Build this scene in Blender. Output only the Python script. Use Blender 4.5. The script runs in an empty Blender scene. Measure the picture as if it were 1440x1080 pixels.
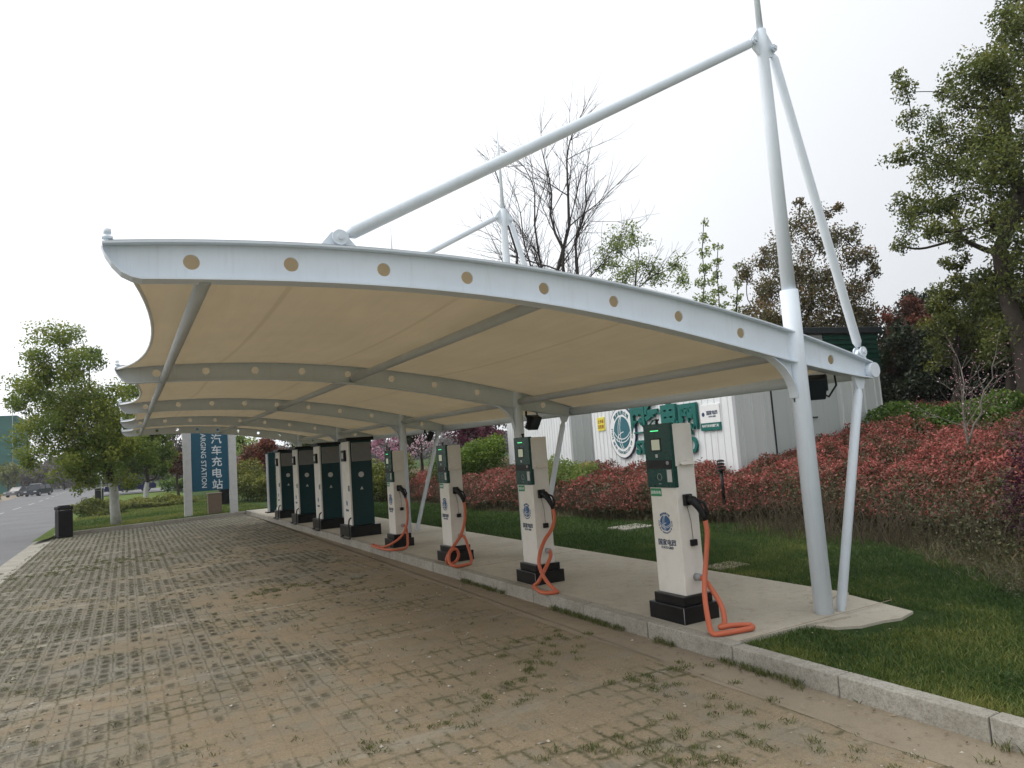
import bpy, bmesh, math, random
import numpy as np
from mathutils import Vector, Matrix
random.seed(7); rng = np.random.default_rng(7)
S = bpy.context.scene; COL = S.collection
PI = math.pi; R = math.radians

# ------------------------------------------------------------------ camera
CZ = 1.75; FPX = 991.5375; YAW = 0.5059; PITCH = 0.0914; ROLL = -0.0726
cy_, sy_, cp_, sp_ = math.cos(YAW), math.sin(YAW), math.cos(PITCH), math.sin(PITCH)
FW = Vector((sy_*cp_, cy_*cp_, sp_)); RT0 = Vector((cy_, -sy_, 0)); UP0 = RT0.cross(FW)
RT = RT0*math.cos(ROLL) + UP0*math.sin(ROLL); UP = UP0*math.cos(ROLL) - RT0*math.sin(ROLL)
cd = bpy.data.cameras.new('camera'); cam = bpy.data.objects.new('camera', cd); COL.objects.link(cam)
cd.sensor_width = 36; cd.lens = FPX/1440*36; cd.clip_start = 0.05; cd.clip_end = 2000
cam.matrix_world = Matrix.Translation((0, 0, CZ)) @ Matrix((RT, UP, -FW)).transposed().to_4x4()
S.camera = cam
def ray(px, py): return FW + RT*((px-720)/FPX) - UP*((py-540)/FPX)
def at_r(px, py, r):                    # the point seen at a photo pixel, r metres away along the ground
    d = ray(px, py); k = r/math.hypot(d.x, d.y); return Vector((d.x*k, d.y*k, CZ+d.z*k))
def mpp(r, px=720):                     # metres per photo pixel at ground distance r
    a = math.atan((px-720)/FPX); return r*math.cos(a)/FPX
def ss(a, b, x):
    t = min(1, max(0, (x-a)/(b-a))); return t*t*(3-2*t)
def nss(a, b, x):
    t = np.clip((x-a)/(b-a), 0, 1); return t*t*(3-2*t)
def terr(x, y):                         # height of the planted ground right of the kerb
    return 0.10 + 1.30*ss(9.0, 18.5, x)*(1-0.6*ss(30, 60, y)) + 0.02*math.sin(x*1.3+y*.7)*ss(6, 8, x)
def nterr(x, y):
    return 0.10 + 1.30*nss(9.0, 18.5, x)*(1-0.6*nss(30, 60, y)) + 0.02*np.sin(x*1.3+y*.7)*nss(6, 8, x)
_pn = [(rng.uniform(.6, 1.6), rng.uniform(0, 2*PI), rng.uniform(0, 2*PI)) for _ in range(9)]
def nnoise(x, y, sc=1.0):               # smooth value in about -1..1
    v = 0; w = 0
    for i, (f, a, ph) in enumerate(_pn):
        k = f*sc*(1+i*.45); am = 1/(1+i*.35)
        v = v + am*np.sin(k*(x*math.cos(a)+y*math.sin(a))+ph+1.7*np.sin(.6*k*(y*math.cos(a)-x*math.sin(a)))); w += am
    return v/w*1.8

# ------------------------------------------------------------------ materials
class N:
    def __init__(s, name):
        m = bpy.data.materials.new(name); m.use_nodes = True; s.m = m; s.t = m.node_tree; s.t.nodes.clear()
        s.out = s.t.nodes.new('ShaderNodeOutputMaterial')
    def n(s, typ, **kw):
        o = s.t.nodes.new(typ)
        for k, v in kw.items(): setattr(o, k, v)
        return o
    def l(s, a, b): s.t.links.new(a, b)
    def tc(s, scale=1, which='Object'):
        c = s.n('ShaderNodeTexCoord'); mp = s.n('ShaderNodeMapping')
        mp.inputs['Scale'].default_value = scale if isinstance(scale, tuple) else (scale,)*3
        s.l(c.outputs[which], mp.inputs[0]); return mp.outputs[0]
    def noise(s, vec, scale, detail=4, rough=.6, dist=0):
        o = s.n('ShaderNodeTexNoise'); o.inputs['Scale'].default_value = scale; o.inputs['Detail'].default_value = detail
        o.inputs['Roughness'].default_value = rough; o.inputs['Distortion'].default_value = dist
        s.l(vec, o.inputs['Vector']); return o.outputs['Fac']
    def ramp(s, f, a, b, ca=(0, 0, 0, 1), cb=(1, 1, 1, 1)):
        o = s.n('ShaderNodeValToRGB'); e = o.color_ramp.elements
        e[0].position = a; e[1].position = b; e[0].color = ca; e[1].color = cb
        s.l(f, o.inputs[0]); return o.outputs[0]
    def mix(s, f, a, b, mode='MIX'):
        o = s.n('ShaderNodeMix', data_type='RGBA', blend_type=mode)
        for v, i in ((f, 0), (a, 6), (b, 7)):
            if hasattr(v, 'links') or hasattr(v, 'is_output'): s.l(v, o.inputs[i])
            else: o.inputs[i].default_value = v if i == 0 else (tuple(v)+(1,) if len(v) == 3 else v)
        return o.outputs[2]
    def math(s, op, a, b=0.0, c=None):
        o = s.n('ShaderNodeMath', operation=op)
        for v, i in ((a, 0), (b, 1), (c, 2)):
            if v is None: continue
            if hasattr(v, 'is_output'): s.l(v, o.inputs[i])
            else: o.inputs[i].default_value = v
        return o.outputs[0]
    def bsdf(s, col, rough=.6, bump=None, bs=.3, bd=.01, metal=0, spec=.5):
        o = s.n('ShaderNodeBsdfPrincipled')
        if hasattr(col, 'is_output'): s.l(col, o.inputs['Base Color'])
        else: o.inputs['Base Color'].default_value = tuple(col)+(1,)
        if hasattr(rough, 'is_output'): s.l(rough, o.inputs['Roughness'])
        else: o.inputs['Roughness'].default_value = rough
        o.inputs['Metallic'].default_value = metal; o.inputs['Specular IOR Level'].default_value = spec
        if bump is not None:
            b = s.n('ShaderNodeBump'); b.inputs['Strength'].default_value = bs; b.inputs['Distance'].default_value = bd
            s.l(bump, b.inputs['Height']); s.l(b.outputs[0], o.inputs['Normal'])
        s.bs = o; s.l(o.outputs[0], s.out.inputs[0]); return s.m

def simple(name, col, rough=.5, dirt=.25, metal=0, dcol=None, sc=6, bump=.05, spec=None):
    s = N(name); v = s.tc(); f = s.noise(v, sc, 6, .65); g = s.noise(v, sc*9, 3)
    dc = dcol or tuple(c*.6 for c in col)
    k = s.math('MULTIPLY', s.ramp(f, .42, .72), dirt)
    c = s.mix(k, col, dc)
    r = s.math('MULTIPLY_ADD', f, .25, rough-.1)
    return s.bsdf(c, r, g, bump, .004, metal, spec if spec is not None else (.5 if max(col) > .12 else .28))
M = {}
def m_steel():
    s = N('white painted steel'); v = s.tc(); f = s.noise(v, 3, 6, .65); v2 = s.tc((14, 14, .9)); st = s.noise(v2, 2.2, 5, .7); g = s.noise(v, 27, 4)
    c = s.mix(s.math('MULTIPLY', s.ramp(f, .42, .72), .22), (.71, .775, .845), (.49, .54, .57))
    c = s.mix(s.math('MULTIPLY', s.ramp(st, .52, .75), .20), c, (.42, .42, .40))
    c = s.mix(s.math('MULTIPLY', s.ramp(s.noise(v, 30, 5, .8), .68, .74), .5), c, (.30, .20, .13))
    r_ = s.math('MULTIPLY_ADD', f, .25, .28); return s.bsdf(c, r_, g, .05, .004)
M['white_steel'] = m_steel()
M['tube'] = simple('greyish painted tube', (.50, .52, .53), .4, .3, dcol=(.35, .35, .34), sc=3)
M['rail'] = simple('grey rail', (.33, .35, .37), .5, .4)
M['shell'] = simple('off-white powder coat', (.70, .67, .61), .45, .35, dcol=(.42, .39, .33), sc=4)
M['green_panel'] = simple('dark green panel', (.004, .046, .036), .25, .3, sc=8)
M['teal_panel'] = simple('dark teal coat', (.004, .034, .037), .3, .4, dcol=(.012, .04, .04), sc=5)
M['black'] = simple('black plastic', (.008, .008, .009), .45, .3, dcol=(.025, .024, .02))
M['plinth'] = simple('black plinth tile', (.006, .006, .007), .3, .4, dcol=(.025, .023, .020), sc=5)
M['orange'] = simple('orange cable sheath', (.50, .115, .05), .5, .6, dcol=(.36, .10, .05), sc=9)
M['grille'] = simple('grey grille', (.16, .15, .13), .6, .3)
M['grey'] = simple('grey metal', (.30, .31, .32), .5, .3)
M['lightgrey'] = simple('pale grey sticker', (.5, .5, .48), .5, .3)
M['blue'] = simple('emblem blue', (.012, .075, .20), .4, .1)
M['navytext'] = simple('dark lettering and shadow rim', (.03, .05, .10), .5, .1)
M['emteal'] = simple('emblem teal', (.010, .115, .15), .4, .15)
M['tealtext'] = simple('green channel lettering', (.006, .12, .10), .4, .2)
M['whitepaint'] = simple('white sign face', (.78, .79, .78), .45, .25)
M['sticker_green'] = simple('green sticker', (.01, .22, .08), .4, .1)
M['yellow'] = simple('yellow warning plate', (.72, .62, .05), .5, .15)
M['redtext'] = simple('red brown lettering', (.25, .05, .02), .5, .1)
M['sign_blue'] = simple('blue sign face', (.006, .075, .125), .4, .25)
M['sign_text'] = simple('white sign lettering', (.62, .66, .68), .5, .1)
M['binblack'] = simple('matt black bin', (.012, .011, .012), .75, .3)
M['post_white'] = simple('greyish white post', (.50, .50, .49), .55, .4)
M['brownbox'] = simple('brown painted box', (.15, .11, .075), .6, .4)
M['darkgreen_metal'] = simple('dark green sheet', (.008, .05, .035), .5, .4)
M['roofdark'] = simple('dark roof edge', (.025, .03, .032), .6, .4)
M['tyre'] = simple('tyre rubber', (.02, .02, .02), .8, .2)
M['carnavy'] = simple('navy car paint', (.015, .015, .07), .2, .1)
M['cardark'] = simple('charcoal car paint', (.03, .035, .045), .2, .1)
M['carsilver'] = simple('grey car paint', (.12, .12, .13), .25, .1)
M['glass'] = simple('dark car glass', (.02, .025, .03), .08, .05)
M['lens'] = simple('lamp lens', (.55, .55, .52), .2, .1)
M['mark'] = simple('road marking paint', (.34, .34, .34), .7, .6, dcol=(.2, .2, .2), sc=8)
M['stone'] = simple('pale stone slab', (.30, .30, .28), .8, .5, sc=4)
M['stem'] = simple('brown twig', (.10, .078, .052), .9, .5, sc=8)
M['bark'] = simple('dark bark', (.045, .036, .028), .9, .6, sc=8, bump=.6)
M['barkgrey'] = simple('grey twig bark', (.050, .042, .036), .9, .5, sc=8)
M['barkpale'] = simple('pale bark', (.20, .18, .15), .9, .5, sc=8)
M['limewash'] = simple('whitewashed bark', (.50, .50, .47), .9, .5, dcol=(.25, .24, .2), sc=7, bump=.4)
M['netting'] = simple('green scaffold netting', (.03, .14, .12), .9, .5, sc=.15)

def m_emit(name, col, st):
    s = N(name); e = s.n('ShaderNodeEmission'); e.inputs[0].default_value = col+(1,); e.inputs[1].default_value = st
    s.l(e.outputs[0], s.out.inputs[0]); return s.m
M['led'] = m_emit('green led', (.15, 1.0, .35), 1.0)
M['screen'] = m_emit('charger screen', (.42, .44, .32), .55)

def m_fabric():
    s = N('cream membrane fabric'); v = s.tc((1, 1, 1)); f = s.noise(v, 1.1, 5, .6)
    v2 = s.tc((9, .8, 1)); st = s.noise(v2, 1.5, 4, .6)
    c = s.mix(s.ramp(f, .35, .75), (.58, .53, .445), (.50, .46, .39))
    c = s.mix(s.math('MULTIPLY', s.ramp(st, .42, .75), .30), c, (.42, .37, .29))
    sx = s.n('ShaderNodeSeparateXYZ'); s.l(v, sx.inputs[0])
    for q in (1.05, 2.36, 3.95): c = s.mix(s.math('MULTIPLY', s.ramp(s.math('ABSOLUTE', s.math('SUBTRACT', sx.outputs[0], q)), .018, .024, (1, 1, 1, 1), (0, 0, 0, 1)), .35), c, (.34, .29, .21))
    s.bsdf(c, .55, s.noise(s.tc(), 3, 2), .12, .02)
    t = s.n('ShaderNodeBsdfTranslucent'); s.l(s.mix(1.0, c, (.95, .80, .56), 'MULTIPLY'), t.inputs[0])
    mx = s.n('ShaderNodeMixShader'); mx.inputs[0].default_value = .18
    s.l(s.bs.outputs[0], mx.inputs[1]); s.l(t.outputs[0], mx.inputs[2]); s.l(mx.outputs[0], s.out.inputs[0]); return s.m
M['fabric'] = m_fabric()

def m_leaf(name, stops, trans=.3, rough=.5):
    s = N(name); a = s.n('ShaderNodeAttribute', attribute_name='tint')
    o = s.n('ShaderNodeValToRGB'); cr = o.color_ramp
    for i, (p, c) in enumerate(stops):
        e = cr.elements[i] if i < 2 else cr.elements.new(p)
        e.position = p; e.color = tuple(c)+(1,)
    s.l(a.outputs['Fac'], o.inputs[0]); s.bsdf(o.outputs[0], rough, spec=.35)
    t = s.n('ShaderNodeBsdfTranslucent'); s.l(o.outputs[0], t.inputs[0])
    mx = s.n('ShaderNodeMixShader'); mx.inputs[0].default_value = trans
    s.l(s.bs.outputs[0], mx.inputs[1]); s.l(t.outputs[0], mx.inputs[2]); s.l(mx.outputs[0], s.out.inputs[0]); return s.m
M['l_camphor'] = m_leaf('camphor leaves', [(0, (.040, .075, .014)), (1, (.34, .36, .06)), (.5, (.13, .19, .03))], .4)
M['l_camphor2'] = m_leaf('dark camphor leaves', [(0, (.030, .052, .015)), (1, (.33, .24, .07)), (.5, (.11, .14, .030)), (.8, (.20, .21, .045))])
M['l_dark'] = m_leaf('dark evergreen leaves', [(0, (.008, .015, .006)), (1, (.05, .06, .02)), (.5, (.02, .033, .010))], .15)
M['l_olive'] = m_leaf('olive leaves', [(0, (.040, .058, .014)), (1, (.26, .25, .045)), (.5, (.11, .135, .026))])
M['l_brown'] = m_leaf('brown leaves', [(0, (.055, .045, .020)), (1, (.26, .13, .06)), (.5, (.12, .11, .04))])
M['l_red'] = m_leaf('red brown leaves', [(0, (.05, .028, .016)), (1, (.30, .075, .045)), (.5, (.12, .045, .026))])
M['l_light'] = m_leaf('young green leaves', [(0, (.12, .18, .04)), (1, (.42, .46, .16)), (.5, (.23, .30, .08))], .45)
M['l_bright'] = m_leaf('bright hedge leaves', [(0, (.025, .06, .010)), (1, (.17, .25, .03)), (.5, (.07, .13, .018))])
M['l_photinia'] = m_leaf('photinia leaves', [(0, (.045, .050, .020)), (1, (.44, .13, .105)), (.35, (.080, .085, .034)), (.55, (.14, .078, .048)), (.8, (.27, .078, .062))], .22)
M['l_under'] = m_leaf('undergrowth leaves', [(0, (.045, .042, .020)), (1, (.28, .10, .07)), (.4, (.085, .095, .034)), (.7, (.16, .13, .065))], .2)
M['l_plum'] = m_leaf('plum leaves', [(0, (.04, .012, .022)), (1, (.30, .09, .14)), (.5, (.12, .03, .05))])
M['l_blossom'] = m_leaf('pink blossom', [(0, (.30, .10, .16)), (1, (.80, .68, .70)), (.5, (.55, .28, .38))], .3)
M['l_grey'] = m_leaf('grey brown twigs and leaves', [(0, (.07, .06, .05)), (1, (.22, .19, .15)), (.5, (.12, .10, .085))])
M['grass'] = m_leaf('grass blades', [(0, (.022, .044, .011)), (1, (.27, .26, .07)), (.5, (.062, .115, .024)), (.8, (.15, .185, .042))], .3)
M['weed'] = m_leaf('weed blades', [(0, (.045, .052, .020)), (1, (.28, .25, .11)), (.5, (.105, .125, .038)), (.8, (.18, .18, .06))], .25)
M['dryleaf'] = m_leaf('undergrowth blades', [(0, (.045, .038, .020)), (1, (.48, .41, .30)), (.35, (.075, .085, .032)), (.6, (.15, .125, .065)), (.8, (.24, .18, .10))], .2)
M['gravel'] = m_leaf('pale gravel', [(0, (.13, .11, .085)), (1, (.46, .42, .34)), (.5, (.26, .225, .17))], 0, .85)
M['litter'] = m_leaf('dead leaves', [(0, (.05, .035, .02)), (1, (.42, .36, .26)), (.5, (.16, .10, .055))], .1)

def m_pavers():
    s = N('grass paver parking surface'); v = s.tc()
    sep = s.n('ShaderNodeSeparateXYZ'); s.l(v, sep.inputs[0]); X, Y = sep.outputs[0], sep.outputs[1]
    wob = s.noise(v, 3.0, 3); wx = s.math('MULTIPLY_ADD', wob, .02, X)
    row = s.math('FLOOR', s.math('DIVIDE', Y, .19)); off = s.math('MULTIPLY', s.math('MODULO', row, 2.0), .006)
    jit = s.noise(v, 26, 6, .8); wob2 = s.math('MULTIPLY', s.math('SUBTRACT', jit, .5), .62)
    u = s.math('FRACT', s.math('DIVIDE', s.math('ADD', wx, off), .125)); w = s.math('FRACT', s.math('DIVIDE', Y, .19))
    du = s.math('ADD', s.math('ABSOLUTE', s.math('SUBTRACT', u, .5)), wob2); dw = s.math('ADD', s.math('ABSOLUTE', s.math('SUBTRACT', w, .5)), wob2)
    fy = s.n('ShaderNodeMapRange'); s.l(Y, fy.inputs[0]); fy.inputs[1].default_value = 10; fy.inputs[2].default_value = 20; fy.inputs[3].default_value = 0; fy.inputs[4].default_value = .11
    dw = s.math('SUBTRACT', dw, fy.outputs[0])
    hole = s.math('MULTIPLY', s.ramp(du, .10, .34, (1, 1, 1, 1), (0, 0, 0, 1)), s.ramp(dw, .18, .42, (1, 1, 1, 1), (0, 0, 0, 1)))
    joint = s.math('MAXIMUM', s.ramp(du, .455, .49), s.ramp(dw, .46, .49))
    # how much sandy soil covers the blocks: little far away on the far left, most near the chargers
    g = s.math('ADD', s.math('MULTIPLY', s.math('SUBTRACT', 14.0, Y), .050), s.math('MULTIPLY', s.math('SUBTRACT', X, .5), .17))
    n1 = s.noise(v, .55, 5, .62); n2 = s.noise(v, 2.4, 6, .7)
    cov = s.math('ADD', s.math('ADD', g, s.math('MULTIPLY', s.math('SUBTRACT', n1, .5), 3.0)), s.math('MULTIPLY', s.math('SUBTRACT', n2, .5), 1.6))
    cov = s.ramp(cov, -.20, .55)
    fine = s.noise(v, 60, 6, .75); mid = s.noise(v, 11, 6, .7)
    block = s.mix(mid, (.19, .178, .130), (.36, .335, .255))
    block = s.mix(s.math('MULTIPLY', s.ramp(fine, .35, .7), .55), block, (.10, .095, .08))
    bid = s.n('ShaderNodeTexWhiteNoise', noise_dimensions='2D'); cmb = s.n('ShaderNodeCombineXYZ')
    s.l(s.math('FLOOR', s.math('DIVIDE', X, .42)), cmb.inputs[0]); s.l(s.math('FLOOR', s.math('DIVIDE', Y, .38)), cmb.inputs[1]); s.l(cmb.outputs[0], bid.inputs['Vector'])
    block = s.mix(s.math('MULTIPLY', bid.outputs[0], .35), block, (.30, .285, .24))
    soil = s.mix(s.noise(v, 5, 6, .7), (.265, .200, .120), (.40, .315, .20))
    soil = s.mix(s.math('MULTIPLY', s.ramp(fine, .38, .7), .6), soil, (.13, .10, .07))
    moss = s.mix(s.noise(v, 25, 4), (.018, .026, .010), (.070, .072, .028))
    pit = s.mix(s.ramp(n2, .35, .6), moss, (.075, .06, .042))
    base = s.mix(hole, block, pit); base = s.mix(s.math('MULTIPLY', joint, .55), base, (.07, .062, .045))
    cid = s.n('ShaderNodeTexWhiteNoise', noise_dimensions='2D'); cc2 = s.n('ShaderNodeCombineXYZ')
    s.l(s.math('FLOOR', s.math('DIVIDE', s.math('ADD', wx, off), .125)), cc2.inputs[0]); s.l(row, cc2.inputs[1]); s.l(cc2.outputs[0], cid.inputs['Vector'])
    opn = s.math('GREATER_THAN', cid.outputs[0], s.math('MULTIPLY_ADD', cov, .92, .06))
    yf = s.n('ShaderNodeMapRange'); s.l(Y, yf.inputs[0]); yf.inputs[1].default_value = 3.0; yf.inputs[2].default_value = 9.5; yf.inputs[3].default_value = .42; yf.inputs[4].default_value = 1.25
    hole = s.math('MULTIPLY', s.math('MULTIPLY', hole, opn), yf.outputs[0])
    base = s.mix(hole, block, pit); base = s.mix(s.math('MULTIPLY', joint, .30), base, (.10, .09, .065))
    keep = s.math('MULTIPLY', s.math('MULTIPLY', cov, .90), s.math('SUBTRACT', 1.0, s.math('MULTIPLY', hole, .85)))
    base = s.mix(keep, base, soil)
    # bay lines: rows of paler solid blocks, worn
    t = s.math('ABSOLUTE', s.math('SUBTRACT', s.math('FRACT', s.math('DIVIDE', s.math('SUBTRACT', Y, 14.484-25.162-.06), 2.5162)), .5))
    ln = s.ramp(t, .474, .482)
    wear = s.ramp(s.math('ADD', s.noise(v, 1.6, 5, .7), s.math('MULTIPLY', g, -.18)), .30, .50)
    lc = s.mix(mid, (.34, .31, .25), (.45, .41, .33))
    base = s.mix(s.math('MULTIPLY', s.math('MULTIPLY', ln, wear), .62), base, lc)
    # dark specks and pale chips
    vo = s.n('ShaderNodeTexVoronoi'); vo.inputs['Scale'].default_value = 16; s.l(v, vo.inputs[0])
    sp = s.math('MULTIPLY', s.ramp(vo.outputs['Distance'], .10, .2, (1, 1, 1, 1), (0, 0, 0, 1)), s.ramp(s.noise(v, 4, 3), .52, .62))
    base = s.mix(s.math('MULTIPLY', sp, .8), base, (.36, .33, .28))
    gp = s.ramp(s.noise(v, 1.7, 6, .75), .50, .62)
    base = s.mix(s.math('MULTIPLY', gp, .45), base, s.mix(mid, (.17, .165, .135), (.31, .295, .245)))
    dk = s.ramp(s.noise(v, .45, 6, .72), .46, .60); base = s.mix(s.math('MULTIPLY', dk, .28), base, s.mix(mid, (.09, .078, .055), (.20, .175, .125)))
    mj = s.math('MULTIPLY', s.ramp(s.noise(v, 1.3, 5, .75), .50, .60), s.ramp(s.math('ADD', s.math('MAXIMUM', du, dw), s.math('MULTIPLY', s.math('SUBTRACT', jit, .5), .2)), .30, .48))
    base = s.mix(s.math('MULTIPLY', mj, .9), base, s.mix(mid, (.045, .045, .020), (.12, .115, .05)))
    gr = s.noise(v, 180, 3, .8); base = s.mix(s.math('MULTIPLY', s.ramp(gr, .46, .62), .42), base, (.09, .075, .055)); base = s.mix(s.math('MULTIPLY', s.ramp(s.noise(v, 33, 5, .8), .54, .66), .38), base, (.11, .092, .066)); base = s.mix(s.math('MULTIPLY', s.ramp(s.noise(v, 1.1, 6, .75), .50, .68), .35), base, (.17, .155, .12))
    h = s.math('SUBTRACT', s.math('ADD', s.math('MULTIPLY', mid, .5), s.math('MULTIPLY', fine, .4)), s.math('MULTIPLY', s.math('MAXIMUM', hole, joint), s.math('SUBTRACT', 1.0, keep)))
    return s.bsdf(base, .92, h, .75, .016, spec=.2)
M['pavers'] = m_pavers()
def m_concrete(name, a, b, dark, sc=1.0, specks=.4):
    s = N(name); v = s.tc(); n1 = s.noise(v, .9*sc, 6, .65); n2 = s.noise(v, 7*sc, 6, .7); f = s.noise(v, 70, 4, .8)
    c = s.mix(s.ramp(n1, .35, .65), a, b); c = s.mix(s.math('MULTIPLY', s.ramp(n2, .5, .72), .45), c, dark)
    c = s.mix(s.math('MULTIPLY', s.ramp(f, .45, .7), specks), c, dark)
    return s.bsdf(c, .88, s.math('ADD', f, s.math('MULTIPLY', n2, .8)), .35, .006, spec=.25)
M['slab'] = m_concrete('worn concrete slab', (.47, .43, .35), (.38, .345, .28), (.22, .19, .14))
M['kerb'] = m_concrete('granite kerb', (.40, .38, .33), (.30, .28, .235), (.12, .105, .08), 2, .75)
M['strip'] = m_concrete('sandy concrete strip', (.30, .25, .18), (.24, .20, .145), (.15, .12, .08))
M['road'] = m_concrete('road asphalt', (.175, .175, .178), (.14, .14, .143), (.10, .098, .096), .4, .3)
M['verge'] = m_concrete('sandy verge', (.30, .25, .20), (.22, .19, .14), (.12, .11, .07), .5)
def m_lawn():
    s = N('lawn soil and grass'); v = s.tc(); n1 = s.noise(v, .8, 6, .7); n2 = s.noise(v, 9, 6, .75); f = s.noise(v, 50, 4, .8)
    c = s.mix(s.ramp(n2, .3, .7), (.016, .036, .010), (.050, .090, .020)); c = s.mix(s.math('MULTIPLY', s.ramp(n1, .45, .7), .5), c, (.09, .105, .03))
    sep = s.n('ShaderNodeSeparateXYZ'); s.l(v, sep.inputs[0])
    # dry ground under and in front of the red shrubs
    e = s.math('ADD', sep.outputs[0], s.math('MULTIPLY', s.math('SUBTRACT', n1, .5), 3.5))
    e = s.math('ADD', e, s.math('MULTIPLY', s.ramp(sep.outputs[1], 3.0, 9.0), 0))
    dry = s.mix(s.noise(v, 14, 6, .8), (.06, .05, .028), (.19, .15, .09))
    lim = s.n('ShaderNodeMapRange'); s.l(e, lim.inputs[0]); lim.inputs[1].default_value = 9.6; lim.inputs[2].default_value = 10.3
    yl = s.n('ShaderNodeMapRange'); s.l(sep.outputs[1], yl.inputs[0]); yl.inputs[1].default_value = 48; yl.inputs[2].default_value = 40
    c = s.mix(s.math('MULTIPLY', lim.outputs[0], yl.outputs[0]), c, dry)
    return s.bsdf(c, .95, s.math('ADD', f, n2), .9, .03, spec=.1)
M['lawn'] = m_lawn()
def m_backlawn():
    s = N('back lawn grass'); v = s.tc(); n1 = s.noise(v, .35, 6, .7); n2 = s.noise(v, 7, 6, .75); f = s.noise(v, 40, 4, .8)
    c = s.mix(s.ramp(n2, .3, .7), (.055, .095, .018), (.13, .18, .032)); c = s.mix(s.math('MULTIPLY', s.ramp(n1, .5, .7), .5), c, (.15, .15, .05))
    return s.bsdf(c, .95, s.math('ADD', f, n2), .9, .03, spec=.1)
M['backlawn'] = m_backlawn()
def m_dry():
    s = N('dry soil with straw'); v = s.tc(); n1 = s.noise(v, 1.2, 6, .7); n2 = s.noise(v, 14, 6, .8); f = s.noise(v, 70, 4, .8)
    c = s.mix(s.ramp(n2, .35, .68), (.045, .036, .022), (.15, .115, .07)); c = s.mix(s.math('MULTIPLY', s.ramp(n1, .45, .65), .5), c, (.06, .07, .028))
    return s.bsdf(c, .95, s.math('ADD', f, n2), .9, .03, spec=.1)
M['dry'] = m_dry()
def m_clad(name, col, pitch, axis=0):
    s = N(name); v = s.tc(); n1 = s.noise(v, .8, 5, .6); v2 = s.tc((6, 6, .5)); n2 = s.noise(v2, 2, 4, .6)
    c = s.mix(s.math('MULTIPLY', s.ramp(n1, .45, .75), .25), col, tuple(x*.75 for x in col))
    c = s.mix(s.math('MULTIPLY', s.ramp(n2, .5, .8), .25), c, tuple(x*.55 for x in col))
    return s.bsdf(c, .45, n1, .05, .01)
M['clad_white'] = m_clad('white wall cladding', (.72, .74, .74), .25)
M['clad_white_shade'] = m_clad('white end cladding in shade tone', (.50, .53, .51), .25)  # white end wall, its shade put into a darker base colour
M['door_grey'] = m_clad('grey door sheet', (.40, .44, .42), .25)

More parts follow.
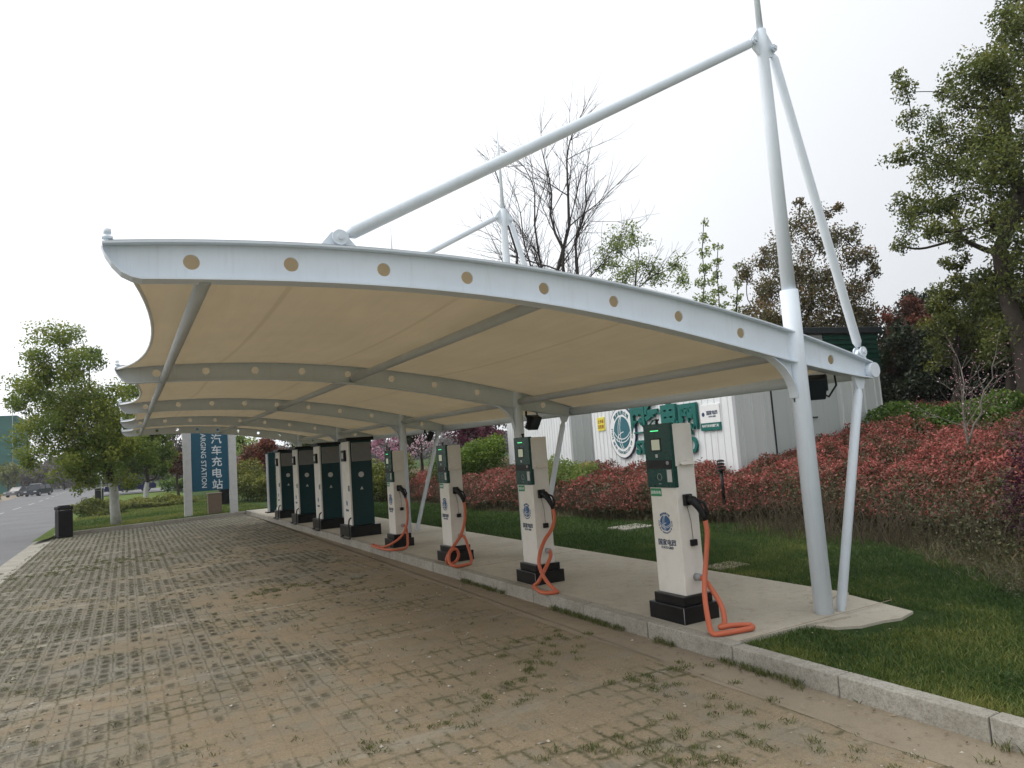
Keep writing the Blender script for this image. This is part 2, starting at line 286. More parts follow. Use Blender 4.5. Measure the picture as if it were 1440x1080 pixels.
# ------------------------------------------------------------------ mesh helpers
class MB:
    def __init__(s): s.v = []; s.f = []; s.mi = []; s.sm = []
    def add(s, vs, fs, mi=0, smooth=False):
        b = len(s.v); s.v += [tuple(v) for v in vs]; s.f += [tuple(b+i for i in f) for f in fs]
        s.mi += [mi]*len(fs); s.sm += [smooth]*len(fs); return s
    def box(s, x0, x1, y0, y1, z0, z1, mi=0, M4=None):
        vs = [Vector((x, y, z)) for z in (z0, z1) for y in (y0, y1) for x in (x0, x1)]
        if M4: vs = [M4 @ v for v in vs]
        return s.add(vs, [(0, 2, 3, 1), (4, 5, 7, 6), (0, 1, 5, 4), (2, 6, 7, 3), (0, 4, 6, 2), (1, 3, 7, 5)], mi)
    def bbox(s, x0, x1, y0, y1, z0, z1, b=.01, mi=0, M4=None):     # box with bevelled edges
        bm = bmesh.new(); bmesh.ops.create_cube(bm, size=1)
        for v in bm.verts: v.co = Vector(((x0+x1)/2+v.co.x*(x1-x0), (y0+y1)/2+v.co.y*(y1-y0), (z0+z1)/2+v.co.z*(z1-z0)))
        bmesh.ops.bevel(bm, geom=bm.edges[:], offset=b, segments=2, affect='EDGES', profile=.5)
        bm.verts.ensure_lookup_table()
        vs = [(M4 @ v.co) if M4 else v.co.copy() for v in bm.verts]; fs = [[v.index for v in f.verts] for f in bm.faces]; bm.free()
        return s.add(vs, fs, mi)
    def tube(s, pts, rad, n=8, mi=0, cap=True):
        pts = [Vector(p) for p in pts]; m = len(pts)
        if not hasattr(rad, '__len__'): rad = [rad]*m
        vs = []; up = None
        for i, p in enumerate(pts):
            d = (pts[min(i+1, m-1)]-pts[max(i-1, 0)])
            if d.length < 1e-9: d = Vector((0, 0, 1))
            d.normalize()
            if up is None: up = Vector((0, 0, 1)) if abs(d.z) < .9 else Vector((1, 0, 0))
            a = d.cross(up)
            if a.length < 1e-6: a = d.cross(Vector((0, 1, 0)))
            a.normalize(); b = a.cross(d).normalized(); up = b
            for k in range(n):
                t = 2*PI*k/n; vs.append(p+(a*math.cos(t)+b*math.sin(t))*rad[i])
        fs = [(i*n+k, i*n+(k+1) % n, (i+1)*n+(k+1) % n, (i+1)*n+k) for i in range(m-1) for k in range(n)]
        s.add(vs, fs, mi, True)
        if cap:
            b0 = len(s.v)-m*n
            s.f.append(tuple(b0+k for k in range(n))[::1]); s.mi.append(mi); s.sm.append(False)
            s.f.append(tuple(b0+(m-1)*n+k for k in range(n))[::-1]); s.mi.append(mi); s.sm.append(False)
        return s
    def prism(s, poly, axis, a, b, mi=0, M4=None):     # 2D outline swept along an axis
        n = len(poly); f = {'x': lambda u, v, w: (w, u, v), 'y': lambda u, v, w: (u, w, v), 'z': lambda u, v, w: (u, v, w)}[axis]
        vs = [Vector(f(u, v, w)) for w in (a, b) for u, v in poly]
        if M4: vs = [M4 @ v for v in vs]
        return s.add(vs, [tuple(range(n))[::-1], tuple(range(n, 2*n))]+[(k, (k+1) % n, n+(k+1) % n, n+k) for k in range(n)], mi)
    def disc(s, c, r, axis, t, n=32, mi=0, rx=1):
        c = Vector(c); poly = [(math.cos(2*PI*k/n)*r*rx, math.sin(2*PI*k/n)*r) for k in range(n)]
        i = 'xyz'.index(axis); oth = [q for q in range(3) if q != i]; s.prism([(c[oth[0]]+u, c[oth[1]]+v) for u, v in poly], axis, c[i]-t/2, c[i]+t/2, mi); return s
    def build(s, name, mats, parent=None, loc=None):
        me = bpy.data.meshes.new(name); me.from_pydata(s.v, [], s.f)
        if not isinstance(mats, (list, tuple)): mats = [mats]
        for m in mats: me.materials.append(m)
        me.polygons.foreach_set('material_index', s.mi); me.polygons.foreach_set('use_smooth', s.sm); me.update()
        bm = bmesh.new(); bm.from_mesh(me); bmesh.ops.recalc_face_normals(bm, faces=bm.faces[:]); bm.to_mesh(me); bm.free()
        return link(name, me, parent, loc)
def link(name, me, parent=None, loc=None):
    o = bpy.data.objects.new(name, me); COL.objects.link(o)
    if parent: o.parent = parent
    if loc is not None: o.location = loc
    return o
def empty(name, loc=(0, 0, 0), rz=0):
    o = bpy.data.objects.new(name, None); COL.objects.link(o); o.location = loc; o.rotation_euler = (0, 0, rz); o.empty_display_size = .2; return o
def tag(o, label=None, cat=None, group=None, kind=None):
    for k, v in (('label', label), ('category', cat), ('group', group), ('kind', kind)):
        if v: o[k] = v
    return o
KIDS = {}
def copy_tree(o, parent=None):
    c = o.copy(); COL.objects.link(c); c.parent = parent
    for ch in [x for x in ALLOBJ() if x.parent == o]: copy_tree(ch, c)
    return c
def ALLOBJ(): return list(bpy.data.objects)

_tc = {}
def text_geo(st, bold=.0):                 # flat glyph geometry, 1 unit high letters: (verts, faces, width)
    k = (st, bold)
    if k in _tc: return _tc[k]
    cu = bpy.data.curves.new('t', 'FONT'); cu.body = st; cu.size = 1; cu.resolution_u = 3; cu.offset = bold; cu.align_x = 'CENTER'; cu.align_y = 'CENTER'
    o = bpy.data.objects.new('t', cu); COL.objects.link(o); bpy.context.view_layer.update()
    e = o.evaluated_get(bpy.context.evaluated_depsgraph_get()); me = e.to_mesh()
    vs = [v.co.copy() for v in me.vertices]; fs = [tuple(p.vertices) for p in me.polygons]; e.to_mesh_clear()
    bpy.data.objects.remove(o); bpy.data.curves.remove(cu)
    if vs:
        xs = [v.x for v in vs]; ys = [v.y for v in vs]; c = Vector(((min(xs)+max(xs))/2, (min(ys)+max(ys))/2, 0)); vs = [v-c for v in vs]
        w = max(xs)-min(xs)
    else: w = 0
    _tc[k] = (vs, fs, w); return _tc[k]
def put_text(mb, st, mat4, size, th=.002, mi=0, bold=0.0, sx=1.0):
    vs, fs, w = text_geo(st, bold); n = len(vs)
    if not n: return
    a = [mat4 @ Vector((v.x*size*sx, v.y*size, th)) for v in vs]; b = [mat4 @ Vector((v.x*size*sx, v.y*size, -.001)) for v in vs]
    from collections import Counter
    ed = Counter(); dr = {}
    for f in fs:
        for i in range(len(f)):
            p, q = f[i], f[(i+1) % len(f)]; ed[frozenset((p, q))] += 1; dr[frozenset((p, q))] = (p, q)
    side = [(dr[k][0], dr[k][1], dr[k][1]+n, dr[k][0]+n) for k, c in ed.items() if c == 1 and len(k) == 2]
    mb.add(a+b, list(fs)+side, mi)
def basis(o, x, z):                        # local x and facing normal z -> matrix
    x = Vector(x).normalized(); z = Vector(z).normalized(); y = z.cross(x)
    return Matrix.Translation(o) @ Matrix((x, y, z)).transposed().to_4x4()

def quads(name, V4, mat, tint, parent=None):          # V4 (N,4,3) -> one mesh of N quads
    Nn = len(V4); me = bpy.data.meshes.new(name); me.vertices.add(Nn*4); me.loops.add(Nn*4); me.polygons.add(Nn)
    me.vertices.foreach_set('co', V4.reshape(-1).astype(np.float32)); me.loops.foreach_set('vertex_index', np.arange(Nn*4, dtype=np.int32))
    me.polygons.foreach_set('loop_start', np.arange(0, Nn*4, 4, dtype=np.int32))
    at = me.attributes.new('tint', 'FLOAT', 'FACE'); at.data.foreach_set('value', np.clip(tint, 0, 1).astype(np.float32))
    me.materials.append(mat); me.update(calc_edges=True)
    return link(name, me, parent)
def rnd_dirs(n):
    v = rng.normal(size=(n, 3)); return v/np.linalg.norm(v, axis=1, keepdims=True)
def leaf_quads(P, size, asp=.5, droop=0.0):
    n = len(P); d = rnd_dirs(n); d[:, 2] -= droop; d /= np.linalg.norm(d, axis=1, keepdims=True)
    s = np.cross(d, rnd_dirs(n)); s /= np.linalg.norm(s, axis=1, keepdims=True)
    L = (size*rng.uniform(.6, 1.3, n))[:, None]; w = L*asp*.5
    return np.stack([P-d*L*.5, P-d*L*.02+s*w, P+d*L*.5, P-d*L*.02-s*w], axis=1)
def blade_quads(P, h, w, lean=.35):
    n = len(P); a = rng.uniform(0, 2*PI, n); s = np.stack([np.cos(a), np.sin(a), np.zeros(n)], 1)
    H = h*rng.uniform(.5, 1.4, n); W = (w*rng.uniform(.6, 1.3, n))[:, None]
    b = rng.uniform(0, 2*PI, n); ln = lean*H*rng.uniform(0, 1.6, n); t = np.stack([np.cos(b)*ln, np.sin(b)*ln, H], 1)
    mid = t*np.array([.35, .35, .55])
    return np.stack([P-s*W*.5, P+mid+s*W*.45, P+t, P+mid-s*W*.45], 1)

# ------------------------------------------------------------------ world and light
SUN_EL, SUN_AZ = R(50), R(-55)             # azimuth from +Y, towards +X
w = bpy.data.worlds.new('World'); S.world = w; w.use_nodes = True; nt = w.node_tree; nt.nodes.clear()
wo = nt.nodes.new('ShaderNodeOutputWorld'); b1 = nt.nodes.new('ShaderNodeBackground'); b2 = nt.nodes.new('ShaderNodeBackground')
sky = nt.nodes.new('ShaderNodeTexSky'); sky.sky_type = 'NISHITA'; sky.sun_disc = False; sky.sun_elevation = SUN_EL; sky.sun_rotation = SUN_AZ
sky.air_density = 1.0; sky.dust_density = 4.0; sky.ozone_density = 1.0
nt.links.new(sky.outputs[0], b1.inputs[0]); b1.inputs[1].default_value = .12
tc = nt.nodes.new('ShaderNodeTexCoord'); nz = nt.nodes.new('ShaderNodeTexNoise'); nz.inputs['Scale'].default_value = 1.3; nz.inputs['Detail'].default_value = 4
nt.links.new(tc.outputs['Generated'], nz.inputs['Vector'])
# thin overcast, brighter round the hidden sun
dt = nt.nodes.new('ShaderNodeVectorMath'); dt.operation = 'DOT_PRODUCT'; nt.links.new(tc.outputs['Generated'], dt.inputs[0])
dt.inputs[1].default_value = (math.sin(SUN_AZ)*math.cos(SUN_EL), math.cos(SUN_AZ)*math.cos(SUN_EL), math.sin(SUN_EL))
mr = nt.nodes.new('ShaderNodeMapRange'); nt.links.new(dt.outputs['Value'], mr.inputs[0])
mr.inputs[1].default_value = -.2; mr.inputs[2].default_value = 1; mr.inputs[3].default_value = .55; mr.inputs[4].default_value = 1.32
ma = nt.nodes.new('ShaderNodeMath'); ma.operation = 'MULTIPLY_ADD'; nt.links.new(nz.outputs['Fac'], ma.inputs[0]); ma.inputs[1].default_value = .10; nt.links.new(mr.outputs[0], ma.inputs[2])
nt.links.new(ma.outputs[0], b2.inputs[1]); b2.inputs[0].default_value = (.955, .975, 1, 1)
mx = nt.nodes.new('ShaderNodeMixShader'); mx.inputs[0].default_value = .90
nt.links.new(b1.outputs[0], mx.inputs[1]); nt.links.new(b2.outputs[0], mx.inputs[2]); nt.links.new(mx.outputs[0], wo.inputs[0])
sd = bpy.data.lights.new('sun', 'SUN'); sd.energy = .8; sd.angle = R(24); sd.color = (1, .96, .9)
so = bpy.data.objects.new('sun', sd); COL.objects.link(so)
sdir = Vector((math.sin(SUN_AZ)*math.cos(SUN_EL), math.cos(SUN_AZ)*math.cos(SUN_EL), math.sin(SUN_EL)))
so.rotation_euler = (-sdir).to_track_quat('-Z', 'Y').to_euler(); so.location = (-10, 20, 30)
S.view_settings.view_transform = 'Standard'; S.view_settings.look = 'None'; S.view_settings.gamma = 1; S.view_settings.exposure = .46
S.render.engine = 'CYCLES'; S.cycles.max_bounces = 8; S.cycles.transparent_max_bounces = 8; S.cycles.use_denoising = True

# ------------------------------------------------------------------ setting
XK = 4.02
def sheet(name, poly, z, mat, kind='structure'):
    mb = MB(); mb.add([(x, y, z) for x, y in poly], [tuple(range(len(poly)))]); o = mb.build(name, mat); tag(o, kind=kind); return o
sheet('ground', [(-500, -200), (500, -200), (500, 900), (-500, 900)], -.14, M['backlawn'])
PA, PB = (-1.98, 26.85), (XK, 28.95)       # far edge of the bays
sheet('parking_surface', [(-2.05, -6), (XK, -6), PB, PA], 0, M['pavers'])
sheet('gutter_strip', [(3.60, -6), (XK-.001, -6), (XK-.001, 28.7)]+[(3.63+.03*math.sin(y*1.7)+.02*math.sin(y*4.3)+.012*math.sin(y*11)+max(0, y-8)*.02*(1 if y > 8 else 0), y) for y in [28.2-k*.25 for k in range(137)]], .002, M['strip'])
sheet('road_edge_strip', [(-2.45, -10), (-2.051, -10), (-1.985, 26.7), (-2.43, 42)], .002, M['kerb'])
rr = [(-2.451, -10), (-2.431, 42), (-2.9, 58), (-2.9, 80), (-3.6, 130), (-5.2, 190), (-9, 260)]
rl = [(-11, -10), (-11, 42), (-11.2, 60), (-11.6, 80), (-13.5, 130), (-16, 190), (-21, 260)]
sheet('road', rr+rl[::-1], -.004, M['road'])
mb = MB()
for k in range(26):
    y = 2+k*10
    def cx(y): return np.interp(y, [p[1] for p in rr], [(a[0]+b[0])/2 for a, b in zip(rr, rl)])
    a, b = cx(y), cx(y+5); mb.add([(a-.08, y, 0), (a+.08, y, 0), (b+.08, y+5, 0), (b-.08, y+5, 0)], [(0, 1, 2, 3)])
tag(mb.build('road_marking', M['mark']), kind='structure')
sheet('left_verge', [(-11, -10), (-11, 42), (-11.2, 60), (-11.6, 80), (-13.5, 130), (-16, 190), (-21, 260), (-26, 260), (-22, 190), (-17.5, 130), (-16, 80), (-15, -10)], -.02, M['verge'])
# planted ground to the right as one modelled sheet
xs = np.concatenate([np.linspace(XK+.13, 20, 60), np.linspace(21, 80, 30), [120, 200, 400]]); ys = np.concatenate([np.linspace(-12, 40, 90), np.linspace(42, 120, 20), [160, 250, 600]])
GX, GY = np.meshgrid(xs, ys); GZ = nterr(GX, GY); nx, ny = len(xs), len(ys)
mb = MB(); mb.add(list(zip(GX.ravel(), GY.ravel(), GZ.ravel())), [(j*nx+i, j*nx+i+1, (j+1)*nx+i+1, (j+1)*nx+i) for j in range(ny-1) for i in range(nx-1)], 0, True)
tag(mb.build('lawn', M['lawn']), kind='structure')
sheet('back_lawn', [(-2.4, 24.6), (-2.06, 25.6), (-1.95, 27.1), (XK+.13, 29.25), (XK+.13, 600), (-4, 130), (-2.75, 80), (-2.75, 58), (-2.3, 42)], .085, M['backlawn'])
sheet('left_grass', [(-15, -10), (-16, 80), (-17.5, 130), (-22, 190), (-26, 260), (-300, 400), (-300, -10)], .02, M['backlawn'])
# footpath and small parking patch in the back lawn
sheet('footpath', [(-1.4, 52), (4.1, 47), (4.1, 49.5), (-1.2, 58)], .093, M['stone'])
sheet('far_parking', [(-2.6, 76), (14, 76), (14, 96), (-2.8, 96)], .16, M['road'])
# charger slab
mb = MB(); mb.prism([(XK+.125, 4.15), (4.96, 4.12), (5.35, 4.06), (5.5, 4.6), (6.08, 4.6), (6.08, 28.9), (XK+.125, 28.9)], 'z', -.1, .14)
mb.prism([(4.95, 4.125), (5.02, 3.96), (5.20, 3.85), (5.45, 3.83), (5.62, 3.78), (5.88, 3.84), (5.93, 4.02), (6.075, 4.598), (5.502, 4.598), (5.352, 4.058)], 'z', -.1, .122)
o = tag(mb.build('charger_slab', M['slab']), kind='structure')
mb = MB(); y = 4.15
while y < 28.9:       # expansion joints as thin dark inlays
    mb.box(XK+.13, 6.07, y, y+.008, .139, .1415); y += 5.03
tag(mb.build('slab_joint', M['strip']), kind='structure')
# kerb stones
mb = MB(); y = -6.0
while y < 28.9:
    L = 1.0 if y > 4 else .92; e = random.uniform(-.004, .004)
    mb.bbox(XK-.001+e, XK+.124+e, y, min(y+L-.008, 28.95), -.1, (.143 if y > 4 else .138)+random.uniform(-.004, .003), .008); y += L
tag(mb.build('kerb', M['kerb']), kind='structure')
mb = MB(); d = Vector((PB[0]-PA[0], PB[1]-PA[1], 0)); Ln = d.length; rot = Matrix.Translation((PA[0], PA[1], 0)) @ Matrix.Rotation(math.atan2(d.y, d.x), 4, 'Z'); k = 0.0
while k < Ln:
    mb.bbox(k, min(k+.99, Ln), 0, .12, -.1, .125+random.uniform(-.004, .004), .008, M4=rot); k += 1.0
tag(mb.build('back_kerb', M['kerb']), kind='structure')
mb = MB()
for (a, b) in zip(rr[1:4], rr[2:5]):
    mb.tube([(a[0]+.06, a[1], .05), (b[0]+.06, b[1], .05)], .09, 4)
tag(mb.build('road_kerb', M['kerb']), kind='structure')

# ------------------------------------------------------------------ canopy on five steel frames
Y1, D = 4.262, 5.168
DZ = [0, .035, .08, .12, .18]
TX = [-.085, .2, .47, 1.17, 2.32, 3.57, 5.13, 6.29]; TZ = [2.992, 3.015, 3.03, 3.065, 3.03, 2.90, 2.62, 2.315]
BX = [.10, .46, 1.16, 2.3, 3.54, 4.76, 5.24, 6.25]; BZ = [2.815, 2.838, 2.848, 2.80, 2.655, 2.43, 2.33, 2.185]
pt_ = np.polyfit(TX, TZ, 4); pb_ = np.polyfit(BX, BZ, 4)
zt = lambda x: float(np.polyval(pt_, x)); zb = lambda x: float(np.polyval(pb_, x))
XT, XE = -.085, 6.28
canopy = tag(empty('carport', (5.29, Y1+2*D, .14)), 'long white steel carport with cream fabric canopy and masts over the charger row', 'carport')
off = -Vector(canopy.location)
def cbuild(mb, name, mat, parent):
    return mb.build(name, mat, parent)
def beam_web(Y):
    # outline with round holes: filled 2D curve, given thickness, turned upright
    cu = bpy.data.curves.new('w', 'CURVE'); cu.dimensions = '2D'; cu.fill_mode = 'BOTH'; cu.extrude = .006
    out = [(x, zt(x)) for x in np.linspace(XT, XE, 44)]+[(x, zb(x)) for x in np.linspace(XE-.02, .12, 40)]
    out += [(.06, 2.822), (.0, 2.85), (-.045, 2.90), (-.075, 2.95)]
    loops = [out]
    for hx in (.35, .90, 1.48, 2.07, 2.68, 3.30, 3.94, 4.62, 5.75):
        hz = (zt(hx)+zb(hx))/2; loops.append([(hx+.044*math.cos(t*PI/12), hz+.044*math.sin(t*PI/12)) for t in range(24)])
    for lp in loops:
        sp = cu.splines.new('POLY'); sp.points.add(len(lp)-1); sp.use_cyclic_u = True
        for p, (a, b) in zip(sp.points, lp): p.co = (a, b, 0, 1)
    o = bpy.data.objects.new('w', cu); COL.objects.link(o); bpy.context.view_layer.update()
    e = o.evaluated_get(bpy.context.evaluated_depsgraph_get()); me = e.to_mesh()
    vs = [Vector((v.co.x, -v.co.z, v.co.y)) for v in me.vertices]; fs = [tuple(p.vertices) for p in me.polygons]
    e.to_mesh_clear(); bpy.data.objects.remove(o); bpy.data.curves.remove(cu)
    return vs, fs
WEB = beam_web(0)
def flange(mb, fx, xs, hw, z0, z1, mi=0):
    n = len(xs); vs = []
    for x in xs:
        z = fx(x); vs += [(x, -hw, z+z0), (x, hw, z+z0), (x, hw, z+z1), (x, -hw, z+z1)]
    fs = [(i*4+k, i*4+(k+1) % 4, (i+1)*4+(k+1) % 4, (i+1)*4+k) for i in range(n-1) for k in range(4)]+[(0, 1, 2, 3), tuple((n-1)*4+k for k in (3, 2, 1, 0))]
    mb.add(vs, fs, mi)
def clevis(mb, c, d, r=.05, w=.035):       # two lugs with a bolt through them
    for sgn in (-1, 1):
        poly = [(c[0]+r*math.cos(a), c[1]+r*math.sin(a)) for a in np.linspace(0, 2*PI, 14)[:-1]]
        mb.prism(poly, 'y', sgn*w-.006, sgn*w+.006)
    mb.prism([(c[0]+.018*math.cos(a), c[1]+.018*math.sin(a)) for a in np.linspace(0, 2*PI, 9)[:-1]], 'y', -w-.022, w+.022)
PX, ZJ = 5.285, 5.35
def make_frame():
    fr = MB(); fr.add(*WEB)
    flange(fr, zt, np.linspace(XT+.0, XE, 44), .062, .001, .013); flange(fr, zb, np.linspace(.10, XE-.02, 40), .062, -.013, -.001)
    # curled nose plate
    nose = [(.10, 2.815), (.05, 2.825), (.0, 2.85), (-.045, 2.90), (-.075, 2.95), (-.09, 2.992)]
    vs = []
    for x, z in nose: vs += [(x, -.062, z-.011), (x, .062, z-.011), (x-.003, .062, z+.001), (x-.003, -.062, z+.001)]
    fr.add(vs, [(i*4+k, i*4+(k+1) % 4, (i+1)*4+(k+1) % 4, (i+1)*4+k) for i in range(5) for k in range(4)])
    f = fr.build('steel_frame', M['white_steel'], canopy)
    # keder rail along the top
    m = MB(); flange(m, zt, np.linspace(XT+.03, XE-.03, 40), .02, .0135, .03); m.build('membrane_rail', M['rail'], f)
    m = MB(); m.tube([(PX, 0, -.1), (PX, 0, 2.3), (PX, 0, 2.99)], [.080, .080, .080], 28); m.build('pillar', M['white_steel'], f)
    m = MB(); m.tube([(PX, 0, .141), (PX, 0, .150)], [.135, .135], 20)
    for a in range(6): m.tube([(PX+.118*math.cos(a), .118*math.sin(a), .15), (PX+.118*math.cos(a), .118*math.sin(a), .165)], .009, 6)
    m = MB(); m.tube([(PX, 0, 2.995), (PX, 0, 4.6), (PX, 0, ZJ-.12), (PX, 0, ZJ+.12), (PX, 0, ZJ+.125)], [.062, .057, .052, .052, .040], 24)
    m.tube([(PX, 0, ZJ+.12), (PX, 0, ZJ+.9), (PX, 0, ZJ+1.5)], [.030, .022, .006], 12)
    poly = [(PX-.16, ZJ-.03), (PX-.15, ZJ-.0), (PX-.05, ZJ+.12), (PX+.05, ZJ+.13), (PX+.15, ZJ-.01), (PX+.16, ZJ-.06), (PX+.11, ZJ-.12), (PX+.05, ZJ-.14), (PX-.05, ZJ-.14), (PX-.12, ZJ-.08)]
    m.prism(poly, 'y', -.012, .012); m.build('mast', M['white_steel'], f)
    m = MB(); a, b = Vector((1.20, 0, 3.135)), Vector((PX-.12, 0, ZJ-.02)); d = (b-a).normalized()
    m.tube([a+d*.06, a+d*.10, b-d*.07, b-d*.03], [.022, .043, .043, .022], 18); clevis(m, (a.x, a.z), d); clevis(m, (b.x, b.z), d, .035)
    m.prism([(1.07, zt(1.1)+.012), (1.32, zt(1.3)+.012), (1.25, 3.15), (1.22, 3.17), (1.15, 3.17)], 'y', -.016, .016)
    m.build('front_stay', M['white_steel'], f)
    m = MB(); a, b = Vector((6.19, 0, 2.43)), Vector((PX+.125, 0, ZJ-.04)); d = (b-a).normalized()
    m.tube([a+d*.05, a+d*.10, b-d*.09, b-d*.05], [.022, .041, .041, .022], 18); clevis(m, (a.x, a.z), d); clevis(m, (b.x, b.z), d, .035)
    m.prism([(6.10, zt(6.1)+.012), (6.27, zt(6.26)+.012), (6.22, 2.44), (6.16, 2.45)], 'y', -.016, .016)
    m.build('back_stay', M['white_steel'], f)
    m = MB(); a, b = Vector((5.45, 0, -.05)), Vector((6.11, 0, 2.10)); d = (b-a).normalized()
    m.tube([a+d*.0, a+d*.22, a+d*.225, b-d*.08, b-d*.02], [.036, .036, .042, .042, .025], 16)
    m.prism([(6.03, 2.22), (6.21, 2.18), (6.16, 2.08), (6.08, 2.06)], 'y', -.016, .016); m.build('brace', M['white_steel'], f)
    # curved knee plate under the beam
    m = MB(); arc = [(PX-.09-.52*(1-math.sin(t)), 2.02+.44*(1-math.cos(t))*1.0) for t in np.linspace(PI/2, 0, 12)]
    arc = [(4.63+.57*math.sin(t), 2.445-.42*(1-math.cos(t))) for t in np.linspace(0, PI/2, 14)]
    poly = [(4.63, zb(4.63)-.012)]+arc[1:]+[(PX-.085, 1.98), (PX-.085, zb(5.2)-.014)]
    m.prism(poly, 'y', -.006, .006)
    vs = []
    for x, z in arc: vs += [(x, -.045, z-.008), (x, .045, z-.008), (x+.002, .045, z+.002), (x+.002, -.045, z+.002)]
    m.add(vs, [(i*4+k, i*4+(k+1) % 4, (i+1)*4+(k+1) % 4, (i+1)*4+k) for i in range(len(arc)-1) for k in range(4)])
    m.build('knee_plate', M['white_steel'], f)
    m = MB(); m.tube([(-.06, 0, 3.0), (-.06, 0, 3.05)], .012, 8); m.tube([(-.06, 0, 3.03), (-.06, 0, 3.045)], .028, 10)
    m.tube([(-.06, 0, 3.06), (-.06, 0, 3.085)], .02, 10); m.build('nose_bolt', M['white_steel'], f)
    return f
f0 = make_frame()
for i in range(5):
    f = f0 if i == 0 else copy_tree(f0, canopy)
    f.location = Vector((0, Y1+i*D, DZ[i]))+off
for i in range(4):
    nu, nv = 64, 18; xsr = np.linspace(0, 1, nu+1); vs = []
    for j in range(nv+1):
        v = j/nv; y = Y1+.008+i*D+(D-.016)*v; bow = 4*v*(1-v); x0 = XT+.01+.30*bow**.8; x1 = XE-.02-.03*bow
        for u in xsr:
            x = x0+(x1-x0)*u; z = zt(x)-.012+DZ[i]+(DZ[i+1]-DZ[i])*v
            sag = .13*bow*(1-.55*u)*(1+.0*u)+.012*math.sin(u*40)*bow*.25
            for tx in (.42, 2.72, 5.285): sag -= .035*bow*math.exp(-((x-tx)/.16)**2)
            vs.append((x, y, z-sag*.75))
    m = MB(); m.add(vs, [(j*(nu+1)+k, j*(nu+1)+k+1, (j+1)*(nu+1)+k+1, (j+1)*(nu+1)+k) for j in range(nv) for k in range(nu)], 0, True)
    o = m.build('membrane', M['fabric'], canopy, off)
    # hem with edge cable
    m = MB(); m.tube([(vs[j*(nu+1)][0], vs[j*(nu+1)][1], vs[j*(nu+1)][2]) for j in range(nv+1)], .013, 6); m.build('edge_cable', M['whitepaint'], o)
    for (x, z, r) in ((.42, 2.845, .042), (2.74, 2.82, .046), (5.285, 2.42, .048), (6.29, 2.245, .072)):
        m = MB(); a = Y1+i*D; e0 = .012 if x < 5 or x > 6 else .1
        m.tube([(x, a+e0, z+DZ[i]), (x, a+D-e0, z+DZ[i+1])], r, 16); m.build('eave_tube' if x > 6 else 'purlin', M['white_steel' if x > 6 else 'tube'], canopy, off)
m = MB(); m.tube([(6.29, Y1-.07, 2.25), (6.29, Y1+.01, 2.25)], .072, 20); m.build('eave_tube_cap', M['white_steel'], canopy, off)

# flood lights hung at the pillars
def floodlight(loc, rz, label):
    o = tag(empty('floodlight', loc, rz), label, 'floodlight', 'black floodlights under the canopy'); o.scale = (1.3, 1.3, 1.3)
    m = MB(); t = Matrix.Rotation(R(28), 4, 'X'); m.bbox(-.10, .10, -.02, .05, -.085, .085, .012, M4=t)
    for k in range(7): m.box(-.09, .09, .05, .068, -.075+k*.024, -.068+k*.024, M4=t)
    m.build('housing', M['black'], o)
    m = MB(); m.box(-.085, .085, -.025, -.019, -.07, .07, M4=t); m.build('lamp_lens', M['glass'], o)
    m = MB(); m.tube([(0, .05, 0), (-.02, .10, .10), (-.05, .06, .26)], .014, 6); m.box(-.11, -.10, -.01, .03, -.02, .09); m.box(.10, .11, -.01, .03, -.02, .09); m.box(-.11, .11, .005, .03, .085, .10)
    m.build('bracket', M['black'], o)
    m = MB(); m.tube([(.06, .06, -.02), (.14, .09, -.06), (.20, .09, .02), (.19, .08, .12), (.10, .08, .18)], .008, 6); m.build('lead', M['black'], o)
    return o
floodlight((5.60, Y1+.12, 2.10), R(-35), 'black floodlight bracketed behind the nearest canopy pillar')
floodlight((5.60, Y1+D+.05, 2.12), R(25), 'black floodlight with a looped lead beside the second canopy pillar')
floodlight((5.96, Y1+2*D+.05, 2.14), R(75), 'black floodlight tilted steeply on the third brace, above the third slim charger')
floodlight((6.0, Y1+3*D+.05, 2.22), R(60), 'small black floodlight just above the nearest green charging cabinet')

